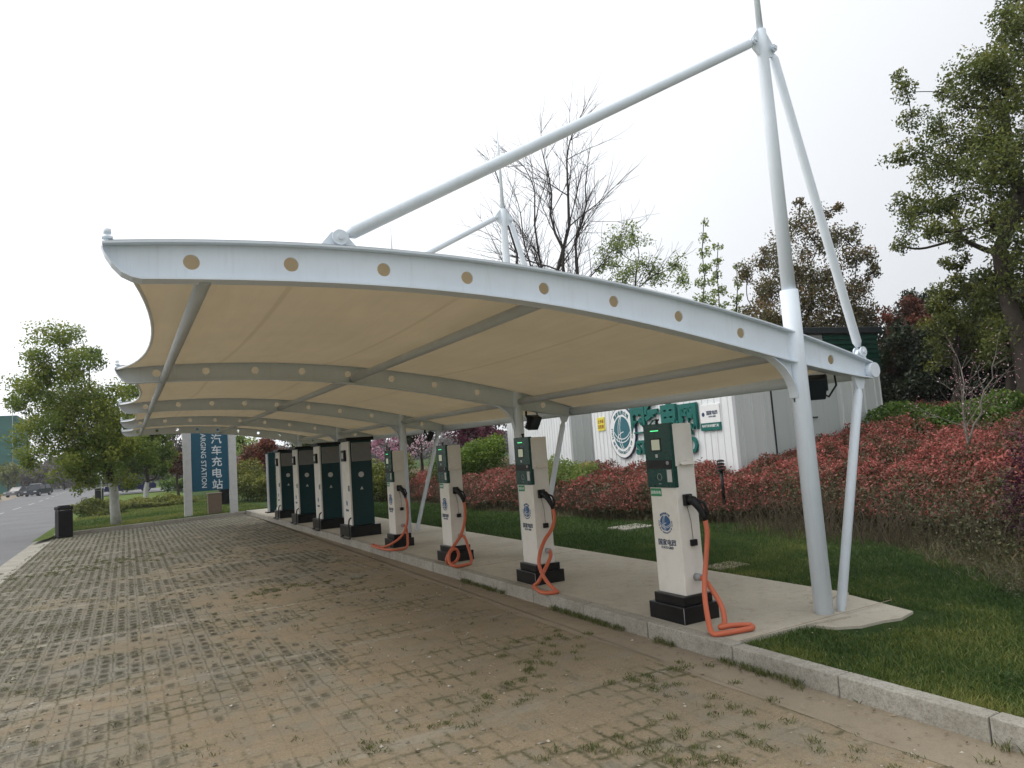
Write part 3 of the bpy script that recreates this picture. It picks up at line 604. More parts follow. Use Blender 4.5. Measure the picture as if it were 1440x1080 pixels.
# ------------------------------------------------------------------ emblem and slim chargers
def emblem_geo(Rr, O, X, Z, globe_r, th=.003):
    """globe (0), white curves (1), ring text (0) drawn in the plane through O facing Z"""
    B = basis(O, X, Z); g = MB(); wv = MB(); tx = MB()
    def disc(mb, r, z0, z1, n=40):
        vs = [B @ Vector((r*math.cos(2*PI*k/n), r*math.sin(2*PI*k/n), z)) for z in (z0, z1) for k in range(n)]
        mb.add(vs, [tuple(range(n))[::-1], tuple(range(n, 2*n))]+[(k, (k+1) % n, n+(k+1) % n, n+k) for k in range(n)])
    disc(g, globe_r, 0, th)
    def strip(pts, w):
        L = []; n = len(pts)
        for i, (x, y) in enumerate(pts):
            dx = pts[min(i+1, n-1)][0]-pts[max(i-1, 0)][0]; dy = pts[min(i+1, n-1)][1]-pts[max(i-1, 0)][1]; q = math.hypot(dx, dy); px, py = -dy/q*w/2, dx/q*w/2
            L += [B @ Vector((x+px, y+py, th*1.7)), B @ Vector((x-px, y-py, th*1.7))]
        wv.add(L, [(2*i, 2*i+1, 2*i+3, 2*i+2) for i in range(n-1)])
    r = globe_r; lw = r*.055
    def arc(cx, cy, rx, ry, a0, a1, w=lw):
        pts = [(cx+rx*math.cos(R(a)), cy+ry*math.sin(R(a))) for a in np.linspace(a0, a1, 26)]; pts = [p for p in pts if math.hypot(*p) <= r*1.01]
        if len(pts) > 2: strip(pts, w)
    arc(.18*r, .0, .62*r, 1.05*r, 95, 265); arc(.42*r, .05*r, .62*r, 1.15*r, 100, 262)
    arc(.05*r, .55*r, 1.15*r, .95*r, 185, 345); arc(.0*r, .35*r, 1.2*r, .95*r, 195, 340); arc(.4*r, -.5*r, 1.0*r, .55*r, 100, 185)
    rt = (globe_r+Rr)/2; hs = (Rr-globe_r)
    top = '国家电网公司'
    for i, ch in enumerate(top):
        a = R(128-76*i/5); T = B @ Matrix.Translation((rt*math.cos(a), rt*math.sin(a), 0)) @ Matrix.Rotation(a-PI/2, 4, 'Z'); put_text(tx, ch, T, hs*.62, th, bold=.02)
    bot = 'STATE GRID CORPORATION OF CHINA'
    for i, ch in enumerate(bot):
        if ch == ' ': continue
        a = R(168+204*i/(len(bot)-1)); T = B @ Matrix.Translation((rt*math.cos(a), rt*math.sin(a), 0)) @ Matrix.Rotation(a+PI/2, 4, 'Z'); put_text(tx, ch, T, hs*.50, th, bold=.01)
    return g, wv, tx
# local frame of a charger: origin on the slab, front faces -X; body corner nearest the camera at x 0, y 0
NX = (0, -1, 0); NZ = (-1, 0, 0)
def make_charger():
    o = empty('charging_post', (4.25, 4.83, .14))
    m = MB(); m.bbox(-.085, .32, -.05, .41, 0, .145, .006); m.build('plinth', M['plinth'], o)
    p = MB(); p.bbox(-.045, .285, -.02, .375, .145, .225, .006); p.build('upper_plinth', M['plinth'], o)
    p = MB(); p.tube([(-.0855, -.0505, .004), (-.0855, -.0505, .142)], .003, 4); p.build('plinth_edging', M['grey'], o)
    m = MB(); m.bbox(0, .235, 0, .355, .225, 1.73, .006)
    m.box(-.0008, .0, .01, .345, .915, .918); m.build('body', M['shell'], o)
    # raised cover on the side with a drip lip
    m = MB(); prof = [(.012, 1.725), (.228, 1.725), (.228, 1.37), (.20, 1.362), (.17, 1.385), (.13, 1.40), (.09, 1.39), (.05, 1.355), (.012, 1.352)]
    m.prism(prof, 'y', -.008, .001)
    m.prism([(-.045, 1.36), (-.004, 1.375), (-.004, 1.395), (-.02, 1.385)], 'x', .06, .215); m.build('side_cover', M['shell'], o)
    m = MB(); m.bbox(-.018, .03, -.006, .361, 1.165, 1.74, .005); hp = m.build('head_panel', M['green_panel'], o)
    m = MB(); m.box(-.022, -.017, .01, .345, 1.335, 1.41); m.build('black_band', M['black'], hp)
    m = MB(); m.box(-.021, -.017, .15, .26, 1.673, 1.681); m.build('status_light', M['led'], hp)
    m = MB(); m.box(-.0205, -.017, .13, .27, 1.49, 1.61); m.build('screen_frame', M['black'], hp)
    m = MB(); m.box(-.0225, -.019, .145, .255, 1.503, 1.597); m.build('screen', M['screen'], hp)
    m = MB(); m.box(-.021, -.017, .185, .215, 1.435, 1.465); m.build('button', M['lightgrey'], hp)
    m = MB(); m.tube([(-.018, .055, 1.385), (-.03, .055, 1.385)], .017, 12); m.build('stop_button', M['grey'], hp)
    m = MB(); m.box(-.021, -.017, .02, .08, 1.215, 1.325); m.build('card_sticker', M['lightgrey'], hp)
    m = MB()
    for a in (0, 1, 2): m.tube([(-.0185, .185+.03*math.cos(t), 1.26+.03*math.sin(t)+.0*a) for t in np.linspace(0, 2*PI, 14)], .0035, 4, cap=False) if a == 0 else m.box(-.0205, -.018, .15+.02*a, .162+.02*a, 1.195, 1.203)
    m.build('card_reader_mark', M['grey'], hp)
    m = MB(); m.box(-.003, .0005, .20, .345, 1.085, 1.155); stk = m.build('green_sticker', M['sticker_green'], o)
    m = MB(); put_text(m, '自助充电', basis((-.0035, .272, 1.12), NX, NZ), .034, .0008, bold=.01); m.build('sticker_lettering', M['whitepaint'], stk)
    g, wv, tx = emblem_geo(.105, (-.0012, .185, .845), NX, NZ, .070, .0015)
    em = g.build('emblem', M['blue'], o); wv.build('emblem_line', M['whitepaint'], em); tx.build('emblem_lettering', M['blue'], em)
    m = MB(); put_text(m, '国家电网', basis((-.0015, .185, .675), NX, NZ), .060, .001, bold=.02); put_text(m, 'STATE GRID', basis((-.0015, .185, .628), NX, NZ), .030, .001, bold=.02)
    m.build('lettering', M['navytext'], o)
    # plug holster, plug, tethered cap, cable gland on the side facing the camera
    m = MB(); m.bbox(.06, .15, -.035, .001, 1.0, 1.10, .008); m.build('holster', M['black'], o)
    m = MB(); m.tube([(.10, -.02, 1.065), (.115, -.075, 1.045), (.14, -.115, .98), (.165, -.135, .91), (.172, -.14, .865)], [.036, .040, .032, .026, .022], 12)
    m.tube([(.125, -.095, 1.05), (.165, -.155, 1.02), (.185, -.165, .95), (.175, -.15, .90)], [.014, .013, .013, .012], 8); m.build('plug', M['black'], o)
    m = MB(); m.bbox(.10, .165, -.03, .001, .645, .70, .004); m.tube([(.13, -.012, .70), (.13, -.006, .86), (.10, -.006, 1.0)], .0025, 4); m.build('plug_cap', M['black'], o)
    m = MB(); m.tube([(.13, .0, .375), (.135, -.05, .375), (.137, -.06, .372)], [.032, .032, .026], 12); m.build('cable_gland', M['grey'], o)
    m = MB(); m.tube([(.045, .23, 1.73), (.045, .23, 1.77)], .012, 8); m.tube([(.045, .23, 1.77), (.045, .23, 1.785)], .022, 8); m.build('antenna', M['black'], o)
    return o
def smooth(pts, k=6):
    P = [Vector(p) for p in pts]; out = []
    for i in range(len(P)-1):
        p0, p1, p2, p3 = P[max(i-1, 0)], P[i], P[i+1], P[min(i+2, len(P)-1)]
        for j in range(k):
            t = j/k; out.append(.5*((2*p1)+(p2-p0)*t+(2*p0-5*p1+4*p2-p3)*t*t+(3*p1-p0-3*p2+p3)*t**3))
    return out+[P[-1]]
SP = 2.5162; GL = (.137, -.058, .372); PG = (.172, -.14, .87); r_ = .022; g0 = r_+.002
CAB = [
 [PG, (.165, -.155, .75), (.12, -.16, .55), (.03, -.20, .30), (-.08, -.33, .10), (-.15, -.44, g0), (-.10, -.50, g0), (.06, -.53, g0), (.17, -.555, g0+.004), (.20, -.52, g0+.012), (.15, -.49, g0+.02), (.02, -.47, g0+.034), (-.06, -.44, g0+.03), (.03, -.40, .07), (.09, -.32, .18), (.11, -.20, .30), (.125, -.12, .355), GL],
 [PG, (.17, -.16, .76), (.10, -.19, .64), (-.03, -.24, .54), (-.14, -.29, .40), (-.18, -.33, .27), (-.15, -.40, .12), (-.12, -.52, .03), (-.15, -.62, g0), (-.24, -.60, g0), (-.28, -.48, g0), (-.22, -.30, g0), (-.17, -.15, g0), (-.13, -.20, .08), (-.05, -.22, .20), (.06, -.18, .32), (.11, -.11, .36), GL],
 [PG, (.165, -.17, .74), (.13, -.20, .58), (.04, -.26, .42), (-.10, -.33, .30), (-.22, -.38, .20), (-.27, -.38, .10), (-.22, -.36, .04), (-.12, -.36, .06), (-.07, -.37, .15), (-.12, -.38, .24), (-.22, -.40, .20), (-.26, -.46, .08), (-.20, -.54, g0), (-.06, -.55, g0), (.06, -.48, g0+.005), (.13, -.35, .10), (.155, -.20, .25), (.15, -.12, .355), GL],
 [PG, (.18, -.17, .76), (.17, -.19, .55), (.13, -.21, .38), (.02, -.25, .22), (-.14, -.18, .10), (-.22, .10, g0), (-.24, .45, g0), (-.22, .60, g0), (-.29, .56, g0+.002), (-.32, .20, g0), (-.30, -.25, g0), (-.22, -.48, g0), (-.06, -.50, g0), (.06, -.40, .06), (.12, -.26, .22), (.145, -.15, .34), GL]]
CLAB = ['slim white charging post nearest the road end, its orange cable trailing flat on the slab towards the pillar foot',
        'slim white charging post before the second pillar, orange cable crossing over its plinth',
        'slim white charging post whose orange cable is coiled in a small loop at its foot',
        'slim white charging post standing next to the green cabinets, orange cable in a long loop lying on the slab']
CLAB[0] = 'slim white charging post beside the nearest pillar, orange cable ending in a flat loop'
CLAB[3] = 'slim white charging post next to the green cabinets, orange cable in a long ground loop'
ch0 = make_charger(); prot = ALLOBJ()
posts = []
for i in range(4):
    c = ch0 if i == 0 else copy_tree(ch0)
    c.location = (4.25, 4.83+i*SP, .14); tag(c, CLAB[i], 'charging post', 'slim white charging posts with orange cables'); posts.append(c)
for c, path in zip(posts, CAB):
    m = MB(); m.tube(smooth(path, 7), r_, 10); m.build('cable', M['orange'], c)

# ------------------------------------------------------------------ big green cabinets
def make_cabinet():
    o = empty('charging_cabinet', (4.18, 14.95, .14))
    m = MB(); m.bbox(-.06, .60, -.10, .78, 0, .23, .01); m.build('plinth', M['plinth'], o)
    m = MB(); m.bbox(.035, .50, 0, .62, .23, 2.03, .008); m.build('body', M['teal_panel'], o)
    m = MB(); m.bbox(0, .036, .01, .61, .24, 2.02, .006); m.box(-.001, .001, .01, .61, 1.14, 1.147); m.build('front_door', M['shell'], o)
    m = MB(); m.bbox(-.05, .55, -.04, .66, 2.03, 2.10, .012); m.build('roof', M['plinth'], o)
    m = MB(); m.bbox(-.05, .002, .20, .46, 1.60, 1.84, .01); s = m.build('screen_hood', M['black'], o)
    m = MB(); m.box(-.054, -.049, .27, .39, 1.66, 1.79); m.build('screen', M['lens'], s)
    m = MB(); m.box(.07, .47, -.008, .001, 1.60, 1.97); g = m.build('grille', M['grille'], o)
    m = MB()
    for k in range(16): m.box(.08, .46, -.016, -.006, 1.615+k*.0218, 1.624+k*.0218)
    for (a, b) in ((.062, .074), (.466, .478)): m.box(a, b, -.018, .001, 1.592, 1.978)
    m.box(.062, .478, -.018, .001, 1.97, 1.982); m.box(.062, .478, -.018, .001, 1.588, 1.600); m.build('grille_louver', M['grey'], g)
    m = MB(); m.disc((.25, -.004, 1.30), .06, 'y', .006, 20); m.build('round_sticker', M['lightgrey'], o)
    m = MB(); m.prism([(.215, .98), (.285, .98), (.25, 1.05)], 'y', -.006, .001); m.build('warning_sticker', M['lightgrey'], o)
    g_, wv, tx = emblem_geo(.09, (-.0012, .31, .70), NX, NZ, .055, .0015); em = g_.build('emblem', M['blue'], o)
    m = MB(); put_text(m, '国家电网', basis((-.0015, .31, .55), NX, NZ), .055, .001, bold=.02); m.build('lettering', M['navytext'], o)
    m = MB(); m.bbox(-.03, .0, .06, .09, .96, 1.08, .004); m.build('handle', M['grey'], o)
    m = MB(); m.tube(smooth([(.0, .05, .40), (-.06, .0, .36), (-.10, -.10, .24), (-.14, -.28, .06), (-.18, -.40, .02), (-.22, -.20, .02), (-.20, .20, .02), (-.12, .30, .02)], 6), .016, 8); m.build('cable', M['black'], o)
    return o
cb0 = make_cabinet()
KL = ['tall teal and white charging cabinet standing nearest the slim posts, floodlight above it', 'tall teal and white charging cabinet, second from the slim posts, dark cable beside its front',
      'tall teal and white charging cabinet between the second and the last cabinet of the row', 'tall teal and white charging cabinet at the far end, beside the narrow totem']
for i in range(4):
    c = cb0 if i == 0 else copy_tree(cb0); c.location = (4.18, 14.95+i*2.60, .14); tag(c, KL[i], 'charging cabinet', 'teal and white charging cabinets')
o = tag(empty('information_totem', (4.40, 26.0, .14)), 'narrow dark totem with a pale edge at the far end of the cabinets', 'totem')
m = MB(); m.bbox(0, .22, -.04, .04, 0, 2.1, .01); m.build('panel', M['teal_panel'], o)
m = MB(); m.box(-.03, .0, -.05, .30, .02, 2.05); m.build('pale_edge', M['grey'], o)
m = MB(); m.bbox(-.12, .34, -.12, .34, 0, .04, .01); m.build('foot', M['plinth'], o)

# ------------------------------------------------------------------ prefabricated shed and its twin
def az(a): return Vector((math.sin(R(a)), math.cos(R(a)), 0))
def make_shed(P0, L, Wd, ztop, zbase, label, full=True):
    """P0: corner nearest the parking; long front runs away (azimuth 8), short side to the right (azimuth 98)"""
    o = tag(empty('equipment_shed', (P0[0], P0[1], zbase)), label, 'shed')
    T = Matrix.Rotation(-R(8), 4, 'Z')     # local: x = along the side, y = along the front, camera side is -x and -y
    H = ztop-zbase
    def bld(mb, name, mat, par=o):
        mb.v = [tuple(T @ Vector(v)) for v in mb.v]; return mb.build(name, mat, par)
    def ribs(mb, a, b, pitch, z0, z1, face, dep=.02, wd=.05):
        k = a+pitch/2
        while k < b:
            if face == 'front': mb.prism([(k-wd/2, 0), (k-wd*.3, -dep), (k+wd*.3, -dep), (k+wd/2, 0)], 'z', z0, z1, M4=Matrix(((0, 1, 0, 0), (1, 0, 0, 0), (0, 0, 1, 0), (0, 0, 0, 1))))
            else: mb.prism([(k-wd/2, 0), (k-wd*.3, -dep), (k+wd*.3, -dep), (k+wd/2, 0)], 'z', z0, z1)
            k += pitch
    mb = MB(); mb.box(.0, .05, 0, L, 0, H-.15); mb.box(.0, Wd, L-.05, L, 0, H-.15); mb.box(Wd-.05, Wd, .0, L, 0, H-.15)
    ribs(mb, .05, L, .24, .02, H-.2, 'front'); mb.box(-.025, .06, -.025, .05, 0, H-.15); bld(mb, 'front_wall', M['clad_white'])
    mb = MB(); mb.box(.05, Wd-.05, .0, .05, 0, H-.16)
    ribs(mb, .06, 1.05, .31, .02, H-.8, 'side', .03, .05); ribs(mb, 3.0, Wd, .36, .02, H-.8, 'side', .03, .05)
    sw = bld(mb, 'side_wall', M['clad_white_shade'])
    if full:
        for a, b in ((1.08, 2.03), (2.05, 3.0)):
            mb = MB(); mb.bbox(a, b, -.035, .0, .15, H-.95, .006); dr = bld(mb, 'door', M['door_grey'])
            mb = MB(); mb.box(a-.012, a+.004, -.040, .0, .15, H-.95); bld(mb, 'door_seam', M['roofdark'], dr)
            if a > 2:
                mb = MB(); z = 1.97-zbase; mb.tube([(a-.02, -.07, z), (a+.26, -.07, z)], .016, 8); mb.box(a+.02, a+.07, -.09, -.03, z-.05, z+.05); mb.tube([(a+.06, -.08, z), (a+.05, -.08, z-.12)], .014, 6); bld(mb, 'latch', M['roofdark'], dr)
        mb = MB(); mb.box(1.08, 2.75, -.03, .0, H-.62, H-.17)
        for k in range(7): mb.box(1.10, 2.73, -.05, -.03, H-.60+k*.06, H-.575+k*.06)
        bld(mb, 'vent', M['grey'])
        mb = MB(); mb.box(2.76, Wd+.02, -.04, .0, H-1.0, H-.17)
        for k in range(7): mb.box(2.76, Wd+.02, -.075, -.04, H-.98+k*.115, H-.93+k*.115)
        bld(mb, 'green_louver', M['darkgreen_metal'])
    mb = MB(); mb.bbox(-.18, Wd+.12, -.12, L+.12, H-.16, H, .02); bld(mb, 'roof', M['roofdark'])
    mb = MB(); mb.box(-.04, Wd+.04, -.04, L+.04, -.5, .0); bld(mb, 'footing', M['slab'])
    return o, T
P0 = (11.84, 11.36); SZ = .25
shed, TS = make_shed(P0, 6.85, 4.45, 4.08, SZ, 'white ribbed equipment shed with round emblem, green characters and grey double doors')
def on_front(t, z, out=.03):               # point on the long front: t metres from the corner, height z
    return Vector(P0+(0,))+az(8)*t+Vector((0, 0, z)) - az(98)*out
FX = -az(8); FZ = -az(98)                  # reading direction and facing direction of the front
def at_front(name, t, z, label, cat):
    o = tag(empty(name, on_front(t, z)), label, cat); return o
# things fixed to the shed move with it: they are its parts
def shed_part(mb, name, mat, par=None):
    par = par or shed; wl = Vector(shed.location); mb.v = [tuple(Vector(v)-wl) for v in mb.v]; return mb.build(name, mat, par)
B = basis(on_front(4.87, 1.98, .03), FX, FZ)
mb = MB(); n = 56; vs = [B @ Vector((.71*math.cos(2*PI*k/n), .71*math.sin(2*PI*k/n), z)) for z in (-.005, .05) for k in range(n)]
mb.add(vs, [tuple(range(n))[::-1], tuple(range(n, 2*n))]+[(k, (k+1) % n, n+(k+1) % n, n+k) for k in range(n)]); badge = shed_part(mb, 'round_emblem', M['whitepaint'])
mb = MB(); vs = [B @ Vector((q*math.cos(2*PI*k/n), q*math.sin(2*PI*k/n), z)) for q, z in ((.715, -.02), (.735, -.02), (.735, .045), (.715, .045)) for k in range(n)]
mb.add(vs, [(a*n+k, a*n+(k+1) % n, ((a+1) % 4)*n+(k+1) % n, ((a+1) % 4)*n+k) for a in range(4) for k in range(n)]); shed_part(mb, 'emblem_shadow_rim', M['navytext'], badge)  # added dark ring, drawn in place of the disc's shadow edge
g, wv, tx = emblem_geo(.68, on_front(4.87, 1.98, .082), FX, FZ, .46, .006); ge = shed_part(g, 'emblem_globe', M['emteal'], badge); shed_part(wv, 'emblem_line', M['whitepaint'], badge); shed_part(tx, 'emblem_lettering', M['emteal'], badge)
mb = MB()
for k, (t, z) in enumerate(((3.95, 2.30), (3.17, 2.32), (2.40, 2.30), (1.62, 2.16))): put_text(mb, '国家电网'[k], basis(on_front(t, z, .03), FX, FZ), .80, .07, bold=.045)
shed_part(mb, 'wall_lettering', M['tealtext'])
mb = MB(); put_text(mb, 'STATE GRID', basis(on_front(2.75, 1.53, .03), FX, FZ), .52, .06, bold=.03); shed_part(mb, 'wall_lettering', M['tealtext'])
def plate(t0, t1, z0, z1, mat, name, th=.03):
    mb = MB(); c = [on_front(t, z, o_) for o_ in (.0, .02+th) for t, z in ((t0, z0), (t1, z0), (t1, z1), (t0, z1))]
    mb.add(c, [(0, 1, 2, 3), (7, 6, 5, 4), (0, 4, 5, 1), (1, 5, 6, 2), (2, 6, 7, 3), (3, 7, 4, 0)]); return shed_part(mb, name, mat)
def on_plate(mb, name, mat, plate_): return shed_part(mb, name, mat, plate_)
pq = plate(.42, 1.16, 2.02, 2.44, M['whitepaint'], 'name_plate'); pg = plate(.42, 1.16, 1.84, 2.018, M['tealtext'], 'name_plate_band', .035)
mb = MB(); put_text(mb, '国家电网', basis(on_front(.70, 2.25, .052), FX, FZ), .105, .003, bold=.02); put_text(mb, 'STATE GRID', basis(on_front(.70, 2.16, .052), FX, FZ), .05, .003, bold=.01)
g2, wv2, tx2 = emblem_geo(.075, on_front(1.03, 2.22, .052), FX, FZ, .05, .004); mb.add(g2.v, g2.f); on_plate(mb, 'plate_lettering', M['navytext'], pq)
mb = MB(); put_text(mb, '电动汽车充电服务站', basis(on_front(.79, 1.95, .057), FX, FZ), .07, .003, bold=.015); on_plate(mb, 'plate_lettering', M['whitepaint'], pg)
yq = plate(5.98, 6.42, 2.10, 2.50, M['yellow'], 'warning_plate', .015)
mb = MB(); put_text(mb, '止步高', basis(on_front(6.2, 2.38, .036), FX, FZ), .125, .003, bold=.01); put_text(mb, '压危险', basis(on_front(6.2, 2.22, .036), FX, FZ), .125, .003, bold=.01); on_plate(mb, 'plate_lettering', M['redtext'], yq)
P2 = (14.3, 21.7)
shed2, _ = make_shed(P2, 6.6, 4.25, 4.08, .35, 'second white shed with a plain shade-toned end wall, partly hidden behind the second pillar', False)

# ------------------------------------------------------------------ sign, bins, boxes
o = tag(empty('road_sign', (2.0, 29.15, .085)), 'tall blue charging station sign with white Chinese and English lettering between two pale posts', 'sign')
for x in (.03, 1.62):
    m = MB(); m.bbox(x-.14, x+.14, -.08, .10, -.05, 4.0, .02); m.build('post', M['post_white'], o)
m = MB(); m.bbox(.18, 1.47, -.03, .05, .92, 3.85, .01); bd = m.build('board', M['sign_blue'], o)
m = MB()
for k, ch in enumerate('汽车充电站'): put_text(m, ch, basis((1.06, -.032, 2.86-k*.43), (1, 0, 0), (0, -1, 0)), .39, .006, bold=.012)
m.build('lettering', M['sign_text'], bd)
m = MB(); put_text(m, 'CHARGING STATION', basis((.60, -.032, 2.24), (0, 0, -1), (0, -1, 0)), .25, .006, bold=.006); m.build('lettering', M['sign_text'], bd)
def bin_(loc, w, h, label, rz=0):
    o = tag(empty('litter_bin', loc, rz), label, 'bin'); m = MB(); m.bbox(-w/2, w/2, -w/2, w/2, 0, h*.84, .02)
    for k in range(9):
        for s_ in (-1, 1): m.box(-w/2+w*(k+.12)/9, -w/2+w*(k+.88)/9, s_*w/2-.012, s_*w/2+.012, .05, h*.78)
    m.build('body', M['binblack'], o)
    m = MB(); m.bbox(-w/2-.02, w/2+.02, -w/2-.02, w/2+.02, h*.86, h*.97, .03); m.bbox(-w/2+.06, w/2-.06, -w/2+.06, w/2-.06, h*.97, h, .01)
    for a in (-1, 1):
        for b in (-1, 1): m.box(a*(w/2-.03)-.015, a*(w/2-.03)+.015, b*(w/2-.03)-.015, b*(w/2-.03)+.015, h*.8, h*.9)
    m.build('lid', M['binblack'], o); return o
bin_((-1.72, 26.5, -.0), .40, 1.0, 'black slatted litter bin at the near corner of the back kerb, beside the road', .3)
bin_((-1.75, 62, .05), .55, 1.0, 'small black litter bin far off by the road, below the round sign')
bin_((4.25, 36.5, .1), .7, 1.0, 'dark bin half hidden behind the right post of the blue sign')
o = tag(empty('junction_box', (2.95, 29.3, .085)), 'brown metal junction box standing on the grass under the blue sign', 'box')
m = MB(); m.bbox(-.24, .24, -.16, .16, 0, .78, .015); m.build('case', M['brownbox'], o)
m = MB(); m.bbox(-.26, .26, -.18, .18, .78, .82, .01); m.build('lid', M['brownbox'], o)
m = MB(); m.box(-.21, .21, -.168, -.158, .05, .74); m.box(.14, .16, -.18, -.16, .38, .46); m.build('door', M['brownbox'], o)
o = tag(empty('round_sign', (-1.55, 60, .08)), 'small round white sign on a thin grey pole by the far bin', 'sign')
m = MB(); m.tube([(0, 0, 0), (0, 0, 1.9)], .035, 8); m.build('pole', M['grey'], o)
m = MB(); m.disc((0, -.04, 1.95), .30, 'y', .03, 24); m.build('disc', M['whitepaint'], o)
o = tag(empty('garden_lamp', (at_r(1017, 690, 13.6).x, at_r(1017, 690, 13.6).y, .45)), 'black bollard garden lamp poking out of the red shrubs before the shed', 'lamp')
m = MB(); m.tube([(0, 0, 0), (0, 0, .62)], .03, 8); m.build('pole', M['black'], o)
m = MB()
for k in range(4): m.tube([(0, 0, .62+k*.055), (0, 0, .645+k*.055), (0, 0, .66+k*.055)], [.075, .07, .03], 12)
m.build('lamp_head', M['black'], o)
sl = MB(); sl.bbox(8.05, 8.75, 10.6, 11.2, .05, .125, .01); tag(sl.build('stone_cover', M['kerb']), 'flat pale stone cover lying in the lawn before the red hedge', 'slab')
sl = MB(); sl.bbox(6.25, 6.75, 6.45, 6.8, .05, .125, .01); tag(sl.build('stone_cover', M['strip']), 'small sandy drain cover sunk in the lawn beside the slab', 'slab')

# ------------------------------------------------------------------ cars and far structures
def car(loc, rz, paint, label, suv=False, glassmat='glass'):
    o = tag(empty('parked_car', loc, rz), label, 'car', 'cars parked far down the road')
    L = 4.5; Wd = .88; h = .82 if not suv else .95; H = 1.42 if not suv else 1.72
    low = [(-L/2, .30), (-L/2+.02, .62), (-L/2+.10, h-.02), (-1.25, h+.02), (1.55, h+.04), (L/2-.12, h-.02), (L/2, .65), (L/2, .32), (1.85, .28), (1.75, .55), (1.45, .70), (1.15, .55), (1.05, .26), (-1.0, .26), (-1.1, .55), (-1.4, .70), (-1.7, .55), (-1.8, .28)]
    m = MB(); m.prism(low, 'y', -Wd, Wd); bx = 1.7 if not suv else 2.05
    m.prism([(-.75, H-.06), (-.5, H), (.9, H+.0), (1.2 if not suv else 1.75, H-.06), (1.15 if not suv else 1.72, H-.11), (-.72, H-.11)], 'y', -Wd+.16, Wd-.16)
    for a, b in (((-1.35, h+.02), (-.76, H-.10)), ((.35, h+.03), (.32, H-.10)), ((bx, h+.03), (1.14 if not suv else 1.72, H-.10))):
        for s_ in (-1, 1): m.tube([(a[0], s_*(Wd-.06), a[1]), (b[0], s_*(Wd-.18), b[1])], .045, 5)
    m.build('body', M[paint], o)
    m = MB(); g = [(-1.30, h+.02), (-.74, H-.09), (1.15 if not suv else 1.70, H-.09), (bx-.05, h+.03)]
    vs = [(x, s_*(Wd-.07 if z < h+.1 else Wd-.19), z) for s_ in (-1, 1) for x, z in g]; m.add(vs, [(0, 1, 2, 3), (7, 6, 5, 4), (0, 4, 5, 1), (2, 6, 7, 3)]); m.build('window', M[glassmat], o)
    for x in (-1.4, 1.45):
        for s_ in (-1, 1):
            m = MB(); m.tube([(x, s_*(Wd-.20), .32), (x, s_*(Wd-.01), .32)], .31, 20); wv = m.build('wheel', M['tyre'], o)
            m = MB(); m.tube([(x, s_*(Wd-.02), .32), (x, s_*(Wd+.005), .32)], .19, 12); m.build('rim', M['grey'], wv)
    for s_ in (-1, 1):
        m = MB(); m.box(-L/2-.01, -L/2+.06, s_*.62-.17, s_*.62+.17, .60, .74); m.build('headlight', M['lens'], o)
    return o
p = at_r(182, 688, 80); car((p.x, p.y, .17), R(8), 'carnavy', 'navy saloon car seen side on behind the whitewashed tree trunk')
p = at_r(54, 693, 120); car((p.x, p.y, .0), R(70), 'cardark', 'dark off-road car parked on the left verge beyond the red bushes', True)
p = at_r(35, 693, 128); car((p.x-.6, p.y, .0), R(60), 'carsilver', 'grey car just behind the dark off-road car on the left verge')
bl = tag(empty('wrapped_building', (-30, 195, 0)), 'high building under construction wrapped in blue green scaffold netting', 'building')
m = MB(); m.box(-30, 8.6, 0, 22, 0, 17.5)
for k in range(6): m.box(-30.1, 8.7, -.12, 22.1, 2.8*k+2.6, 2.8*k+2.75)
m.build('netting', M['netting'], bl, (0, 0, 0))
m = MB()
for k in range(14): m.tube([(-28+k*2.75, -.2, 0), (-28+k*2.75, -.2, 18.6)], .07, 5)
m.build('scaffold_pole', M['grey'], bl)

